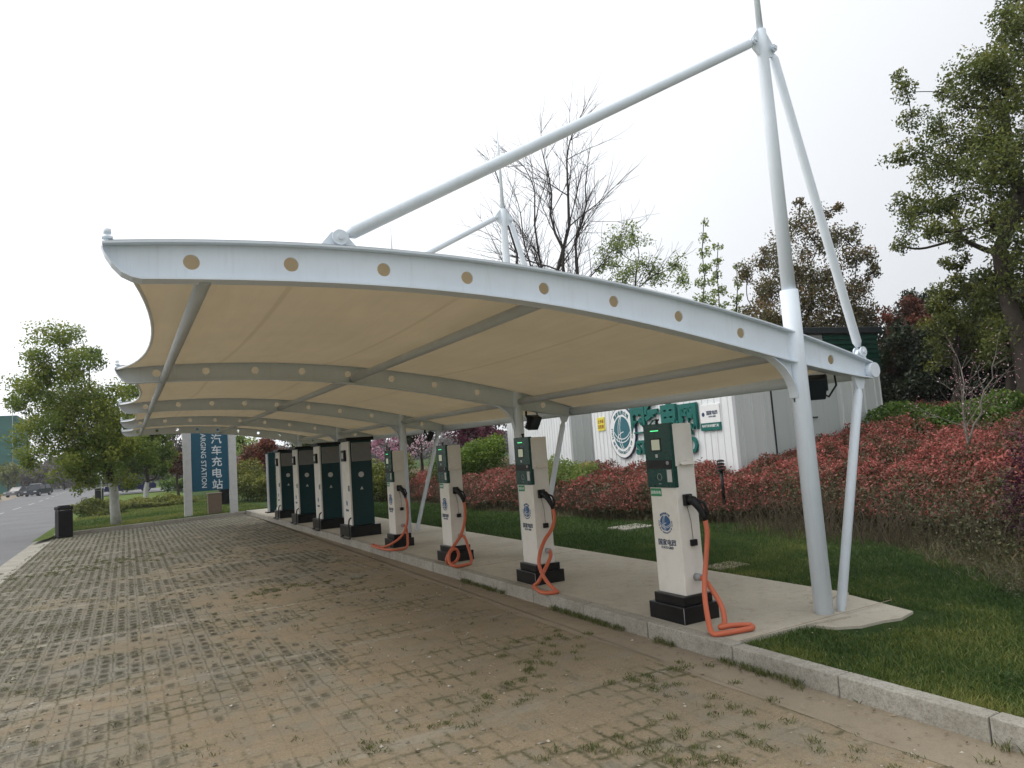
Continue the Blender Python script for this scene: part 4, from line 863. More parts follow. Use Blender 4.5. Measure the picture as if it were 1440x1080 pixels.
# ------------------------------------------------------------------ vegetation
def jitter_path(a, b, k=5, amp=.08):
    a, b = Vector(a), Vector(b); L = (b-a).length
    return [a.lerp(b, t)+(Vector((random.gauss(0, 1), random.gauss(0, 1), random.gauss(0, .5)))*amp*L*math.sin(PI*t) if 0 < t < 1 else Vector()) for t in [i/k for i in range(k+1)]]
DM = 2.6
def tree(name, label, base, blobs, mat, leaf=.12, dens=500, tr=.15, bark='bark', group=None, cat='tree', clump=.33, tintmid=.5, white=0, hang=0.3, trunk_to=None, sub=None, asp=.5, twig=.006, lean=None, fork=.45, spread=1.0):
    """blobs: (x, y, z, r) lobes of the crown in world metres"""
    base = Vector(base); o = tag(empty(name, base), label, cat, group)
    C = Vector((0, 0, 0)); W = 0
    for b in blobs: C += Vector(b[:3])*b[3]**2; W += b[3]**2
    C /= W; top = Vector(trunk_to) if trunk_to else base.lerp(C, 1.0)
    tk = MB(); path = jitter_path(base, top, 7, .02); rad = [tr*(1.08 if i == 0 else 1)*(1-.62*i/7) for i in range(8)]
    loc = lambda p: Vector(p)-base
    tk.tube([loc(p) for p in path], rad, 10)
    P = []; Tn = []; br = MB()
    i0 = max(1, int(fork*7)); nodes = [(path[i], rad[i]*.75) for i in range(i0, 8)]
    dist = lambda p: min((p-q[0]).length for q in nodes[:8-i0])
    for b in sorted(blobs, key=lambda b: dist(Vector(b[:3]))):
        c = Vector(b[:3]); r = b[3]
        h0, hr = min(nodes, key=lambda q: (q[0]-c).length+.9*max(0, q[0].z-c.z+.15*(q[0]-c).length)-.25*tr*0)
        L_ = (c-h0).length; j_ = Vector((random.gauss(0, .10), random.gauss(0, .10), -.06+random.gauss(0, .05)))*L_
        pth = smooth([h0, h0.lerp(c, .35)+j_, h0.lerp(c, .7)+j_*.7, c], 3); br_r = min(hr*.72, tr*.5); nodes.append((c, max(br_r*.62, twig*2))); tk.tube([loc(q) for q in pth], [max(br_r*(1-.45*i/(len(pth)-1)), twig*1.6) for i in range(len(pth))], 6)
        ns = sub or max(6, int(9*r**1.0)+5)
        for q in range(ns):
            d = Vector(rnd_dirs(1)[0]); cc = c+Vector((d.x, d.y, d.z*.85))*r*spread*random.uniform(.15, 1.05)**.7
            if random.random() < .8: br.tube([loc(c.lerp(cc, -.15)), loc(c.lerp(cc, .45)+Vector((0, 0, random.uniform(-.1, .1)*r))), loc(cc)], [max(twig*1.6, br_r*.22), twig*1.3, twig*.8], 3, cap=False)
            nl = int(dens*r*r/ns*random.uniform(.55, 1.4)*DM*4); sg = r*clump*random.uniform(.7, 1.25)
            g = rng.normal(size=(nl, 3)); g /= (1+np.linalg.norm(g, axis=1, keepdims=True)*.35); pts = np.array(cc)+g*sg*np.array([1, 1, .92]); P.append(pts)
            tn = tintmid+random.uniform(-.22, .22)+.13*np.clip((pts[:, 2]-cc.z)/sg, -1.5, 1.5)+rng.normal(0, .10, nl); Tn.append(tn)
    tk.add(br.v, br.f, 0, True); tko = tk.build('trunk', M[bark], o)
    if white:
        wv = MB(); pts_ = [path[0]]; rr_w = [rad[0]+.008]; left_ = white
        for q in range(7):
            sl_ = (path[q+1]-path[q]).length; f_ = min(1, left_/sl_); pts_.append(path[q].lerp(path[q+1], f_)); rr_w.append(rad[q]+(rad[q+1]-rad[q])*f_+.008); left_ -= sl_
            if left_ <= 0: break
        wv.tube([loc(q) for q in pts_], rr_w, 14)
        wv.build('whitewash', M['limewash'], tko)
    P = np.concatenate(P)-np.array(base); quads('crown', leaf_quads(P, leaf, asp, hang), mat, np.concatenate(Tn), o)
    return o
def pxblobs(L, r, dr=1.0):
    out = []
    for (px, py, rp) in L:
        rr_ = r+random.uniform(-dr, dr); p = at_r(px, py, rr_); out.append((p.x, p.y, p.z, rp*mpp(rr_, px)))
    return out
def gpt(px, r, z=None, py=650):
    p = at_r(px, py, r); return (p.x, p.y, terr(p.x, p.y)-.03 if z is None else z)

# left roadside camphor
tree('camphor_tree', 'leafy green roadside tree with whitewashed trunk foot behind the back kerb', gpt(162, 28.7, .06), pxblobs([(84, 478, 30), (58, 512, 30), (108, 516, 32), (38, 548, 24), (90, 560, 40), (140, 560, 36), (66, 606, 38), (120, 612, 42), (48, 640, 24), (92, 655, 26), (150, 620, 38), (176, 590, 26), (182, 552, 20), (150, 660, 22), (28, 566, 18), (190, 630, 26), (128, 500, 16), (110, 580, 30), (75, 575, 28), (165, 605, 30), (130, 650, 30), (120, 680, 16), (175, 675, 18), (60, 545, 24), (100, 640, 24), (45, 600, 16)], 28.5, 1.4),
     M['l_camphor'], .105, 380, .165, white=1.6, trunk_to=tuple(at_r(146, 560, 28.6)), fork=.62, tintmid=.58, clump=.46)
tree('camphor_tree', 'smaller leafy tree with whitewashed foot left of the blue sign', gpt(204, 46, .08), pxblobs([(190, 630, 30), (215, 615, 26), (228, 640, 22), (200, 655, 24), (180, 655, 18), (222, 660, 16), (205, 600, 24)], 46, 1.5),
     M['l_camphor'], .18, 200, .14, white=1.3, tintmid=.36)
# bare tall tree
def bare_tree(name, label, stems, bark='barkgrey', rmin=.006, group=None, leafmat=None, buds=0):
    base = Vector(stems[0][0]); o = tag(empty(name, base), label, 'tree', group); mb = MB(); tips = []
    def grow(p, d, L, r, dep):
        if r < rmin or dep > 6: tips.append(p); return
        n = 3; pts = [p]; q = p
        for k in range(n):
            d = (d+Vector((random.gauss(0, .10), random.gauss(0, .10), random.gauss(.015, .07)))).normalized(); q = q+d*L/n; pts.append(q)
        mb.tube([x-base for x in pts], [r*(1-.35*k/n) for k in range(n+1)], 5 if r > .03 else 3, cap=False)
        nb = random.choice([2, 3, 3, 4]) if dep < 5 else 2
        for k in range(nb):
            s_ = rnd_dirs(1)[0]; dd = (d*1.0+Vector(s_)*random.uniform(.45, .95)); dd.z += .07; dd.normalize()
            grow(pts[random.choice([1, 2, 3, 3])], dd, L*random.uniform(.58, .82), r*random.uniform(.42, .62), dep+1)
        grow(q, d, L*.8, r*.66, dep+1)
    for (b, t, r, L) in stems:
        b, t = Vector(b), Vector(t); pth = jitter_path(b, t, 8, .02); n = 8
        mb.tube([x-base for x in pth], [r*(1-.75*k/n) for k in range(n+1)], 7)
        for k in range(3, 9):
            for _ in range(2):
                d = ((t-b).normalized()+Vector(rnd_dirs(1)[0])*.95); d.z = abs(d.z)*.8+.12; d.normalize(); grow(pth[k], d, L*(1-.06*k), r*(1-.08*k)*.42, 1)
        grow(t, (t-b).normalized(), L*.6, r*.24, 2)
    mb.build('trunk', M[bark], o)
    if buds:
        T = np.array([list(x-base) for x in tips]); T = np.repeat(T, buds, 0)+rng.normal(0, .12, (len(T)*buds, 3)); quads('crown', leaf_quads(T, .032, .5), leafmat, rng.uniform(0, 1, len(T)), o)
    return o
g1 = gpt(800, 33); 
bare_tree('bare_tree', 'tall leafless grey tree rising above the middle of the canopy roof', [(g1, tuple(at_r(797, 225, 33)), .17, 2.5), (tuple(Vector(g1).lerp(at_r(797, 225, 33), .45)), tuple(at_r(826, 235, 33.5)), .09, 1.2), (tuple(Vector(g1).lerp(at_r(797, 225, 33), .5)), tuple(at_r(765, 225, 32.5)), .10, 2.2)], rmin=.007)
g2_ = gpt(783, 34)
bare_tree('bare_tree', 'leafless tree with stems leaning left over the canopy, beside the second mast', [(g2_, tuple(at_r(752, 270, 34)), .13, 2.3), (g2_, tuple(at_r(705, 270, 34)), .13, 2.2), (g2_, tuple(at_r(732, 300, 34)), .10, 2.0)], rmin=.007)
g3_ = gpt(816, 33.5)
bare_tree('bare_tree', 'slender leafless tree just right of the tall bare one', [(g3_, tuple(at_r(812, 330, 33.5)), .08, 1.0), (g3_, tuple(at_r(828, 350, 33.5)), .05, 1.0)], rmin=.007)
g4_ = gpt(742, 36)
# sparse young-leaved trees
tree('young_leaf_tree', 'sparse tree with fresh pale green leaves right of the bare trees', gpt(880, 33), pxblobs([(868, 350, 28), (890, 330, 22), (905, 372, 24), (850, 372, 20), (925, 385, 22), (950, 372, 18), (960, 395, 18), (880, 395, 26)], 33, 1), M['l_light'], .13, 95, .10, bark='barkgrey', clump=.40, twig=.012, tintmid=.45)
for (px, top, lab) in ((990, 312, 'slim upright sapling with pale leaves, tallest of the three saplings behind the beam'), (1010, 345, 'slim pale-leaved sapling just right of the tallest sapling'), (1036, 375, 'short slim sapling next to the brown-leaved tree')):
    mid = [(px, top+k*22, 7+k*1.3) for k in range(int((475-top)/22))]
    tree('sapling', lab, gpt(px+2, 27), pxblobs(mid, 27, .2), M['l_light'], .12, 170, .035, bark='barkgrey', group='slim saplings behind the canopy', trunk_to=tuple(at_r(px, top-4, 27)), clump=.5, twig=.008, sub=5, fork=.3)
# brown sparse tree
tree('brown_leaf_tree', 'wide brown-leaved tree behind the nearest mast and back stay', gpt(1140, 25), pxblobs([(1128, 315, 26), (1100, 350, 26), (1070, 365, 20), (1052, 385, 18), (1150, 345, 30), (1180, 330, 26), (1205, 365, 24), (1225, 385, 15), (1120, 390, 34), (1160, 395, 36), (1085, 410, 30), (1195, 410, 28), (1140, 435, 40), (1100, 450, 32), (1185, 445, 34), (1215, 440, 24), (1065, 440, 20), (1170, 295, 14), (1125, 285, 10)], 25, 1.2),
     M['l_brown'], .095, 330, .10, bark='barkgrey', clump=.42, twig=.010, tintmid=.48, fork=.3)
tree('red_leaf_tree', 'rust red tree between the shed roof and the dark evergreens', gpt(1285, 24), pxblobs([(1280, 425, 22), (1300, 440, 22), (1262, 450, 22), (1290, 465, 28), (1320, 450, 22), (1255, 485, 26), (1300, 500, 34), (1270, 515, 30), (1240, 500, 18)], 24, .8),
     M['l_red'], .10, 480, .10, clump=.36, tintmid=.42)
# big right-hand camphor
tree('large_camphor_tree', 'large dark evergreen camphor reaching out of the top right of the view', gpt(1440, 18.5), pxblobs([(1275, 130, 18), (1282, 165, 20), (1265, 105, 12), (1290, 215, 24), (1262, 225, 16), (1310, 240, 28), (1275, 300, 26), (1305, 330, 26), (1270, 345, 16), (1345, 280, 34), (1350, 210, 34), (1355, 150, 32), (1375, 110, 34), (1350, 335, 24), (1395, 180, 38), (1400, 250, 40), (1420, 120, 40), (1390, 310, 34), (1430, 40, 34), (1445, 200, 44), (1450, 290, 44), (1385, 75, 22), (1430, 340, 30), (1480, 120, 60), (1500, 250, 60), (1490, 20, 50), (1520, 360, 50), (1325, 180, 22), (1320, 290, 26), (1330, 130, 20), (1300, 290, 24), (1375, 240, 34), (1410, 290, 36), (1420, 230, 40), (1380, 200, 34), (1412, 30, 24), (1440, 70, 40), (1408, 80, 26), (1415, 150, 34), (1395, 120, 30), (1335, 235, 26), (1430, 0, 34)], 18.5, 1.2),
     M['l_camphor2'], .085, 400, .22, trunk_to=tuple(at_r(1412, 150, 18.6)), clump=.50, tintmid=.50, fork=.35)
# evergreen group at right
for k, (px, lab) in enumerate(((1290, 'tall dark evergreen far behind the rust red tree'), (1375, 'tall dark evergreen behind the rounded yellow green one'), (1440, 'tall dark evergreen behind the large camphor trunk'))):
    tree('evergreen_tree', lab, gpt(px, 27), pxblobs([(px-25, 470, 34), (px+22, 465, 36), (px, 420+20*(k == 0), 32), (px, 500, 40), (px-30, 520, 34), (px+30, 515, 36), (px, 545, 34)], 27, .7), M['l_dark'], .12, 420, .10, group='dark evergreens behind the slope', clump=.42, tintmid=.5)
tree('evergreen_tree', 'yellow green rounded evergreen under the large camphor', gpt(1345, 20), pxblobs([(1330, 430, 28), (1310, 465, 26), (1350, 470, 34), (1340, 400, 24), (1370, 420, 34), (1325, 500, 22), (1375, 490, 36), (1345, 375, 18)], 20, .8), M['l_olive'], .085, 560, .10, clump=.36, tintmid=.47)
tree('evergreen_tree', 'mid green evergreen at the right edge, right of the rounded one', gpt(1420, 19), pxblobs([(1400, 400, 36), (1430, 440, 40), (1410, 480, 36), (1450, 380, 40), (1440, 500, 30), (1470, 440, 50)], 19, .8), M['l_olive'], .085, 540, .12, clump=.36, tintmid=.36)
for k, (px, r, lab) in enumerate(((1262, 23, 'dark evergreen bush directly right of the shed'), (1310, 22.5, 'dark evergreen bush below the rust red tree'), (1365, 22, 'dark evergreen bush behind the little bare tree'), (1425, 21.5, 'dark evergreen bush at the right edge behind the hedge'))):
    tree('evergreen_bush', lab, gpt(px, r), pxblobs([(px-20, 500, 28), (px+18, 495, 30), (px, 530, 34), (px-22, 550, 24), (px+24, 545, 28), (px+4, 470, 20)], r, .7), M['l_dark'], .10, 520, .06, cat='bush', group='dark evergreen bushes behind the green hedge', clump=.40, tintmid=.40)
tree('evergreen_bush', 'dark evergreen growing behind the left end of the shed roof', gpt(1085, 27), pxblobs([(1080, 470, 30), (1115, 470, 30), (1060, 455, 20), (1150, 470, 30), (1190, 465, 26), (1220, 470, 22)], 27, .7), M['l_brown'], .12, 330, .08, cat='bush', clump=.4, tintmid=.3)
# little bare ornamental tree
gb = gpt(1362, 14.6); tp = at_r(1352, 520, 14.6)
bare_tree('ornamental_tree', 'little pale-stemmed tree with forked bare branches standing in the red shrubs', [(gb, tuple(tp), .028, .55), (tuple(Vector(gb).lerp(tp, .35)), tuple(at_r(1400, 500, 14.3)), .02, .5)], bark='barkpale', rmin=.0028, leafmat=M['l_blossom'], buds=1)
# backdrop trees seen under and beyond the canopy
BK = [('young_leaf_tree', 'bright yellow green tree right of the blue sign', 338, 60, [(338, 622, 16), (352, 630, 14), (325, 625, 12), (345, 645, 14)], 'l_light', .25, 110, .35),
      ('red_leaf_tree', 'rusty red tree between the blue sign and the last cabinet', 372, 48, [(362, 640, 20), (378, 625, 18), (350, 655, 16), (385, 650, 20), (370, 668, 20)], 'l_red', .17, 260, .62),
      ('grey_tree', 'greyish half bare tree left of the blue sign', 247, 75, [(245, 615, 12), (236, 628, 10), (255, 632, 12)], 'l_grey', .3, 70, .5),
      ('red_leaf_tree', 'dull red shrub tree behind the left post of the blue sign', 250, 55, [(250, 645, 12), (245, 660, 12), (258, 655, 12), (240, 640, 10)], 'l_red', .2, 170, .35),
      ('blossom_tree', 'pink blossoming tree behind the nearest cabinet', 540, 34, [(530, 618, 14), (548, 612, 14), (560, 626, 14), (538, 640, 14), (522, 630, 10), (556, 648, 12)], 'l_blossom', .11, 130, .4),
      ('blossom_tree', 'dark tree speckled with white blossom right of the third pillar', 590, 33, [(590, 618, 14), (604, 626, 14), (582, 632, 12)], 'l_blossom', .10, 60, .75),
      ('plum_tree', 'purple plum tree behind the third floodlight', 655, 32, [(640, 605, 18), (662, 598, 18), (680, 604, 16), (652, 618, 14)], 'l_plum', .11, 260, .5),
      ('plum_tree', 'purple plum tree beside the second shed', 694, 31, [(688, 604, 14), (700, 614, 12), (684, 620, 12)], 'l_plum', .11, 260, .38),
      ('evergreen_tree', 'dark green tree behind the pink blossom', 565, 40, [(560, 600, 22), (590, 600, 24), (535, 606, 18), (575, 622, 20)], 'l_dark', .14, 240, .5),
      ('evergreen_tree', 'dark tree behind the cabinets in the middle of the row', 430, 45, [(410, 615, 20), (440, 620, 22), (470, 620, 22), (455, 640, 18), (425, 645, 18)], 'l_olive', .16, 200, .3),
      ('evergreen_tree', 'dark tree behind the plum trees', 640, 40, [(620, 590, 24), (650, 585, 26), (690, 585, 26), (670, 600, 20)], 'l_dark', .14, 220, .5)]
for (nm, lab, px, r, bl_, mt, lf, dn, tm) in BK:
    tree(nm, lab, gpt(px, r, .08 if px < 420 else None), pxblobs(bl_, r, r*.02), M[mt], lf, dn, .10, bark='bark', clump=.42, tintmid=tm, twig=.012)
# bushes (dense, low): sampled inside a lumpy box
def bush(name, label, pts_poly, h, mat, leaf, n, tintlo=.25, tinthi=.8, cat='hedge', z0=None, group=None, kind=None, rough=.12):
    (x0, y0), (x1, y1), wd = pts_poly
    L = math.hypot(x1-x0, y1-y0); ux, uy = (x1-x0)/L, (y1-y0)/L
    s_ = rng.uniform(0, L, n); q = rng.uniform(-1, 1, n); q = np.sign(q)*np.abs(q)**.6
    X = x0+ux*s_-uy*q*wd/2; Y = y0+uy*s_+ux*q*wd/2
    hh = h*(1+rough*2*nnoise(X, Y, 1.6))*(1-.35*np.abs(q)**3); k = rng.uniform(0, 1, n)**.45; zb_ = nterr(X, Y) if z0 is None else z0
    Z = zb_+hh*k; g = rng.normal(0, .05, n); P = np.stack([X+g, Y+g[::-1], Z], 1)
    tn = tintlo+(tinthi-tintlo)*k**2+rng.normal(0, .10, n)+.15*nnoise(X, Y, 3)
    base = np.array([x0, y0, z0 if z0 is not None else terr(x0, y0)])
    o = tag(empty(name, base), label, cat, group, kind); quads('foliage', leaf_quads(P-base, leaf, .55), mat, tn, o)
    m = MB()
    for _ in range(int(L*9)):
        t = random.uniform(0, L); q = random.uniform(-.4, .4)*wd; bx, by = x0+ux*t-uy*q, y0+uy*t+ux*q; zz = terr(bx, by) if z0 is None else z0
        m.tube([Vector((bx, by, zz-.02))-Vector(base), Vector((bx+random.gauss(0, .05), by+random.gauss(0, .05), zz+h*.8))-Vector(base)], [.012, .005], 3, cap=False)
    m.build('stems', M['bark'], o)
    return o
def seg(pa, ra, pb, rb): a = at_r(pa, 650, ra); b = at_r(pb, 650, rb); return (a.x, a.y), (b.x, b.y)
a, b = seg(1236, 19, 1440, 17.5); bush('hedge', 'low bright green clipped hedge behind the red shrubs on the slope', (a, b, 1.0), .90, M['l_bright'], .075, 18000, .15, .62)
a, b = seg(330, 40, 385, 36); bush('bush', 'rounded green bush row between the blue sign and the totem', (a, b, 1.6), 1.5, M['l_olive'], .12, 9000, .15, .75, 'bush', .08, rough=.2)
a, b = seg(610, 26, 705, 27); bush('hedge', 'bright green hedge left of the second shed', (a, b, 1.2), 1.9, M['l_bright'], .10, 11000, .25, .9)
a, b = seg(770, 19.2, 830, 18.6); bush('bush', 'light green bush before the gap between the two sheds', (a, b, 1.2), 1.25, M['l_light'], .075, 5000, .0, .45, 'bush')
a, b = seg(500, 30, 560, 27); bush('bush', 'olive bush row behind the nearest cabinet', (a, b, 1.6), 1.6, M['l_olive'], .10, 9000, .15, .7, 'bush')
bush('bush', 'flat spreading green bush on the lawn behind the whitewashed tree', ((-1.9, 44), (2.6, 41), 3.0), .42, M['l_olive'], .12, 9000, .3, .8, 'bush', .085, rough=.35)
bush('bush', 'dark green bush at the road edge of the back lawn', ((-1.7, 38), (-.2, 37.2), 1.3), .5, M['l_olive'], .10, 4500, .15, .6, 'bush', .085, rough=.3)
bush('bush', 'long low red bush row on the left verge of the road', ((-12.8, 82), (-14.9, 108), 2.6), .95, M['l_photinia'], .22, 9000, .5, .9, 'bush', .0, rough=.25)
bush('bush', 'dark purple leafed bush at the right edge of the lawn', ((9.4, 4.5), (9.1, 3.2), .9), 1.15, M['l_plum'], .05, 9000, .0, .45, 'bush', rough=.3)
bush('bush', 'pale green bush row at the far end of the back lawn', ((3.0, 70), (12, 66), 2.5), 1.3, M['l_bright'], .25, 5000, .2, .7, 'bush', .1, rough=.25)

# red photinia mass
DYE = ([-2, 2, 3.4, 5, 6, 7.8, 9.5, 11.5, 14, 40], [4.6, 5.9, 6.9, 8.3, 9.0, 9.5, 9.6, 9.1, 8.8, 8.8])
def dry(Y): return np.interp(Y, *DYE)+.12*np.sin(Y*2.1)
mb = MB(); yy_ = np.arange(-1.5, 30, .12); vs = []; cols = 26
for y in yy_:
    e = float(dry(y))+.12*math.sin(y*3.1)+.08*math.sin(y*7.3+1)+.05*math.sin(y*17)
    for c_ in range(cols+1):
        x = e+(16-e)*(c_/cols)**1.2; vs.append((x, y, float(nterr(np.array(x), np.array(y)))+.008))
mb.add(vs, [(j*(cols+1)+k, j*(cols+1)+k+1, (j+1)*(cols+1)+k+1, (j+1)*(cols+1)+k) for j in range(len(yy_)-1) for k in range(cols)], 0, True)
tag(mb.build('dry_ground', M['dry']), kind='structure')
def inpoly_shed(X, Y):
    m = np.zeros(len(X), bool)
    for (P_, L) in ((P0, 6.9), (P2, 6.7)):
        dx, dy = X-P_[0], Y-P_[1]; u = dx*math.sin(R(98))+dy*math.cos(R(98)); v = dx*math.sin(R(8))+dy*math.cos(R(8)); m |= (u > -.15) & (u < 4.4) & (v > -.15) & (v < L+.1)
    return m
def edge(Y): return np.interp(Y, [-2, 3, 5, 7, 9, 11.5, 14, 40], [10.2, 10.1, 9.9, 9.85, 9.65, 9.1, 8.85, 8.85])+.18*np.sin(Y*.9)+.13*np.sin(Y*2.3+1)
def red_mass(n, x1, y0, y1, leaf, hmul=1.0):
    X = rng.uniform(8.6, x1, n); Y = rng.uniform(y0, y1, n)
    e = edge(Y); inside = (X > e) & ~inpoly_shed(X, Y); X, Y = X[inside], Y[inside]; e = edge(Y); n = len(X)
    H = (.66+.16*nnoise(X, Y, 1.3)+.12*nnoise(X, Y, 4))*(.45+.55*nss(0, .8, X-e)); H = H*hmul
    k = 1-rng.exponential(.22, n); k = np.where(k < .0, rng.uniform(0, 1, n), k)
    # the front face of the row shows its flank
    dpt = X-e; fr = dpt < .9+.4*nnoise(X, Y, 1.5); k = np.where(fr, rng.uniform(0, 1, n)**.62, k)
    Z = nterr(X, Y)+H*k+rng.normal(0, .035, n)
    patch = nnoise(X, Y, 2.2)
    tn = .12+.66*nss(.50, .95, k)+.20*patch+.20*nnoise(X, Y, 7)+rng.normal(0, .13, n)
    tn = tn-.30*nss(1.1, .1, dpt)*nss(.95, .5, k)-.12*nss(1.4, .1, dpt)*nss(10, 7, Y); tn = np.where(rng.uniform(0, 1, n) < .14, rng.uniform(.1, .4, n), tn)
    cut = rng.uniform(0, 1, n) < (1-.55*nss(1.3, .2, dpt)*nss(.8, .3, k)); X, Y, Z, tn = X[cut], Y[cut], Z[cut], tn[cut]; n = len(X)
    return np.stack([X, Y, Z], 1), tn
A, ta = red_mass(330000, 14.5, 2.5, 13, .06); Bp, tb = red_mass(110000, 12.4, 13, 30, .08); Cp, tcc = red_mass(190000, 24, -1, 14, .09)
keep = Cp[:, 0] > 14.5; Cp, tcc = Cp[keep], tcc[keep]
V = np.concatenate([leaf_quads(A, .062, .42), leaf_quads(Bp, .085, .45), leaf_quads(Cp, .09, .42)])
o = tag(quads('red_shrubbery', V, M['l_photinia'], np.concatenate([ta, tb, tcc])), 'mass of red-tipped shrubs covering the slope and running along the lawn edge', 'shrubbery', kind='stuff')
# leafy brown-green undergrowth in front of the red tops
n = 42000; X = rng.uniform(8.4, 11.6, n); Y = rng.uniform(1, 12, n); e = edge(Y); kk = (X > dry(Y)+.35) & (X < e+.7); X, Y, e = X[kk], Y[kk], e[kk]; n = len(X)
Hh = (.14+.50*nss(1.9, .0, e-X))*(1+.5*nnoise(X, Y, 2.5)); P = np.stack([X, Y, nterr(X, Y)+np.abs(Hh)*rng.uniform(0, 1, n)**.8], 1)
tag(quads('undergrowth', leaf_quads(P, .05, .4), M['l_under'], .35+.25*nnoise(X, Y, 1.5)+rng.normal(0, .18, n)), 'thin brown green undergrowth below the red shrubs', 'undergrowth', kind='stuff')
# dense twiggy understorey
m = MB()
for _ in range(4200):
    y = random.uniform(2.8, 27); e = float(edge(np.array([y]))[0]); x = e+random.uniform(-1.2 if y < 9 else -.05, 1.0); z = terr(x, y); h = random.uniform(.25, .7)
    m.tube([(x, y, z-.02), (x+random.gauss(0, .06), y+random.gauss(0, .06), z+h*.5), (x+random.gauss(0, .12), y+random.gauss(0, .12), z+h)], [.007, .005, .003], 3, cap=False)
tag(m.build('shrub_stems', M['stem']), 'bare twiggy stems under the red-tipped shrubs', 'stems', kind='stuff')

# grass: near lawn blades, verge tufts, weeds between the pavers
def rej(x, y):                              # lawn area right of kerb, outside slab and footing
    slab = (x < 6.12) & (y > 4.12); ft = (x > 4.93) & (x < 6.02) & (y > 3.66); return ~(slab | ft) & (x > XK+.13)
n = 330000; X = XK+.12+rng.uniform(0, 1, n)**1.5*6.2; Y = rng.uniform(.3, 1, n)**1.0*11-2.0; k = rej(X, Y); X, Y = X[k], Y[k]
k = rng.uniform(0, 1, len(X)) > .93*nss(-.25, .35, X-dry(Y)+.35*nnoise(X, Y, 2)); X, Y = X[k], Y[k]
P = np.stack([X, Y, nterr(X, Y)-.005], 1)
t = .50+.26*nnoise(X, Y, 1.3)+.12*nnoise(X, Y, 5)+rng.normal(0, .16, len(X))
near = nss(.5, 0, np.minimum(np.abs(X-XK-.13), 9)); t = t+.25*near
V1 = blade_quads(P, .042, .0065, .8)
n = 60000; X = rng.uniform(6.1, 9.6, n); Y = rng.uniform(9, 27, n); k = X < dry(Y)+rng.normal(0, .15, n); X, Y = X[k], Y[k]; n = len(X); P2_ = np.stack([X, Y, nterr(X, Y)-.005], 1); V2 = blade_quads(P2_, .055, .014, .6); t2 = .38+.15*nnoise(X, Y, 1)+rng.normal(0, .12, n)
tag(quads('lawn_grass', np.concatenate([V1, V2]), M['grass'], np.concatenate([t, t2])), 'short dark green grass of the lawn beside the slab and kerb', 'grass', kind='stuff')
n = 50000; X = rng.uniform(-1.9, 5, n); Y = 27.2+rng.uniform(0, 1, n)**1.6*26; k = Y > 27.15+(X+1.98)*.35; X, Y = X[k], Y[k]; P = np.stack([X, Y, np.full(len(X), .08)], 1)
tag(quads('back_grass', blade_quads(P, .07, .03, .6), M['grass'], .70+.2*nnoise(X, Y, .8)+rng.normal(0, .1, len(X))), 'lighter green grass of the lawn behind the bays', 'grass', kind='stuff')
# rough litter and dry growth before the shrubs
n = 60000; X = rng.uniform(5.8, 11.5, n); Y = rng.uniform(1, 14, n); k = (X+.4*nnoise(X, Y, 1.5) > dry(Y)) & (X-edge(Y) < .9); X, Y = X[k], Y[k]; P = np.stack([X, Y, nterr(X, Y)+rng.uniform(0, .03, len(X))], 1)
lq = leaf_quads(P, .055, .45); lq[:, :, 2] = P[:, None, 2]+(lq[:, :, 2]-P[:, None, 2])*.35+.008
X2 = rng.uniform(6, 11, 52000); Y2 = rng.uniform(1, 24, 52000); k = (X2+.4*nnoise(X2, Y2, .9) > dry(Y2)) & (X2 < edge(Y2)+.8); X2, Y2 = X2[k], Y2[k]
bq = blade_quads(np.stack([X2, Y2, nterr(X2, Y2)], 1), .13, .009, .9)
tag(quads('dry_undergrowth', np.concatenate([lq, bq]), M['dryleaf'], np.concatenate([rng.uniform(0, .6, len(lq))+.5*(rng.uniform(0,1,len(lq))<.03), rng.uniform(.0, .75, len(bq))])), 'dry leaves and straw between the lawn and the red shrubs', 'undergrowth', kind='stuff')
# weeds in the paver holes
hx = np.arange(-2.0625, 3.6, .125); hy = np.arange(1.235, 28.6, .19); HX, HY = np.meshgrid(hx, hy); HX = HX+0.0; HX, HY = HX.ravel(), HY.ravel(); HX = HX+rng.normal(0, .012, len(HX)); HY = HY+rng.normal(0, .02, len(HY))
ok = (HY < 26.6+(HX+1.98)*.35); HX, HY = HX[ok], HY[ok]
pr = .10+.50*nss(.15, .9, nnoise(HX, HY, .9))+.35*nss(.2, .8, nnoise(HX+9, HY, 2.5))*nss(0, 5, 6-HX)
left = nss(2.2, -1.8, HX)*nss(5, 14, HY); pr = np.clip(pr*(.35+.9*left)+.28*left, 0, .9)
edgeR = nss(2.7, 3.4, HX)*nss(6.5, 3.5, HY); pr = np.clip(pr+.35*edgeR*nss(-.3, .6, nnoise(HX, HY, 2.2)), 0, .9)
pk = rng.uniform(0, 1, len(HX)) < pr; HX, HY = HX[pk], HY[pk]
cnt = rng.integers(5, 26, len(HX)); cnt = np.where(rng.uniform(0, 1, len(HX)) < .05, cnt*2, cnt)
sp_ = np.where(cnt > 26, .045, .018)
X = np.repeat(HX, cnt)+rng.normal(0, 1, cnt.sum())*np.repeat(sp_, cnt); Y = np.repeat(HY, cnt)+rng.normal(0, 1, cnt.sum())*np.repeat(sp_*1.9, cnt)
tw = np.repeat(rng.uniform(.15, .75, len(HX)), cnt)+rng.normal(0, .1, len(X))
V1 = blade_quads(np.stack([X, Y, np.full(len(X), -.002)], 1), .020, .006, 1.2)
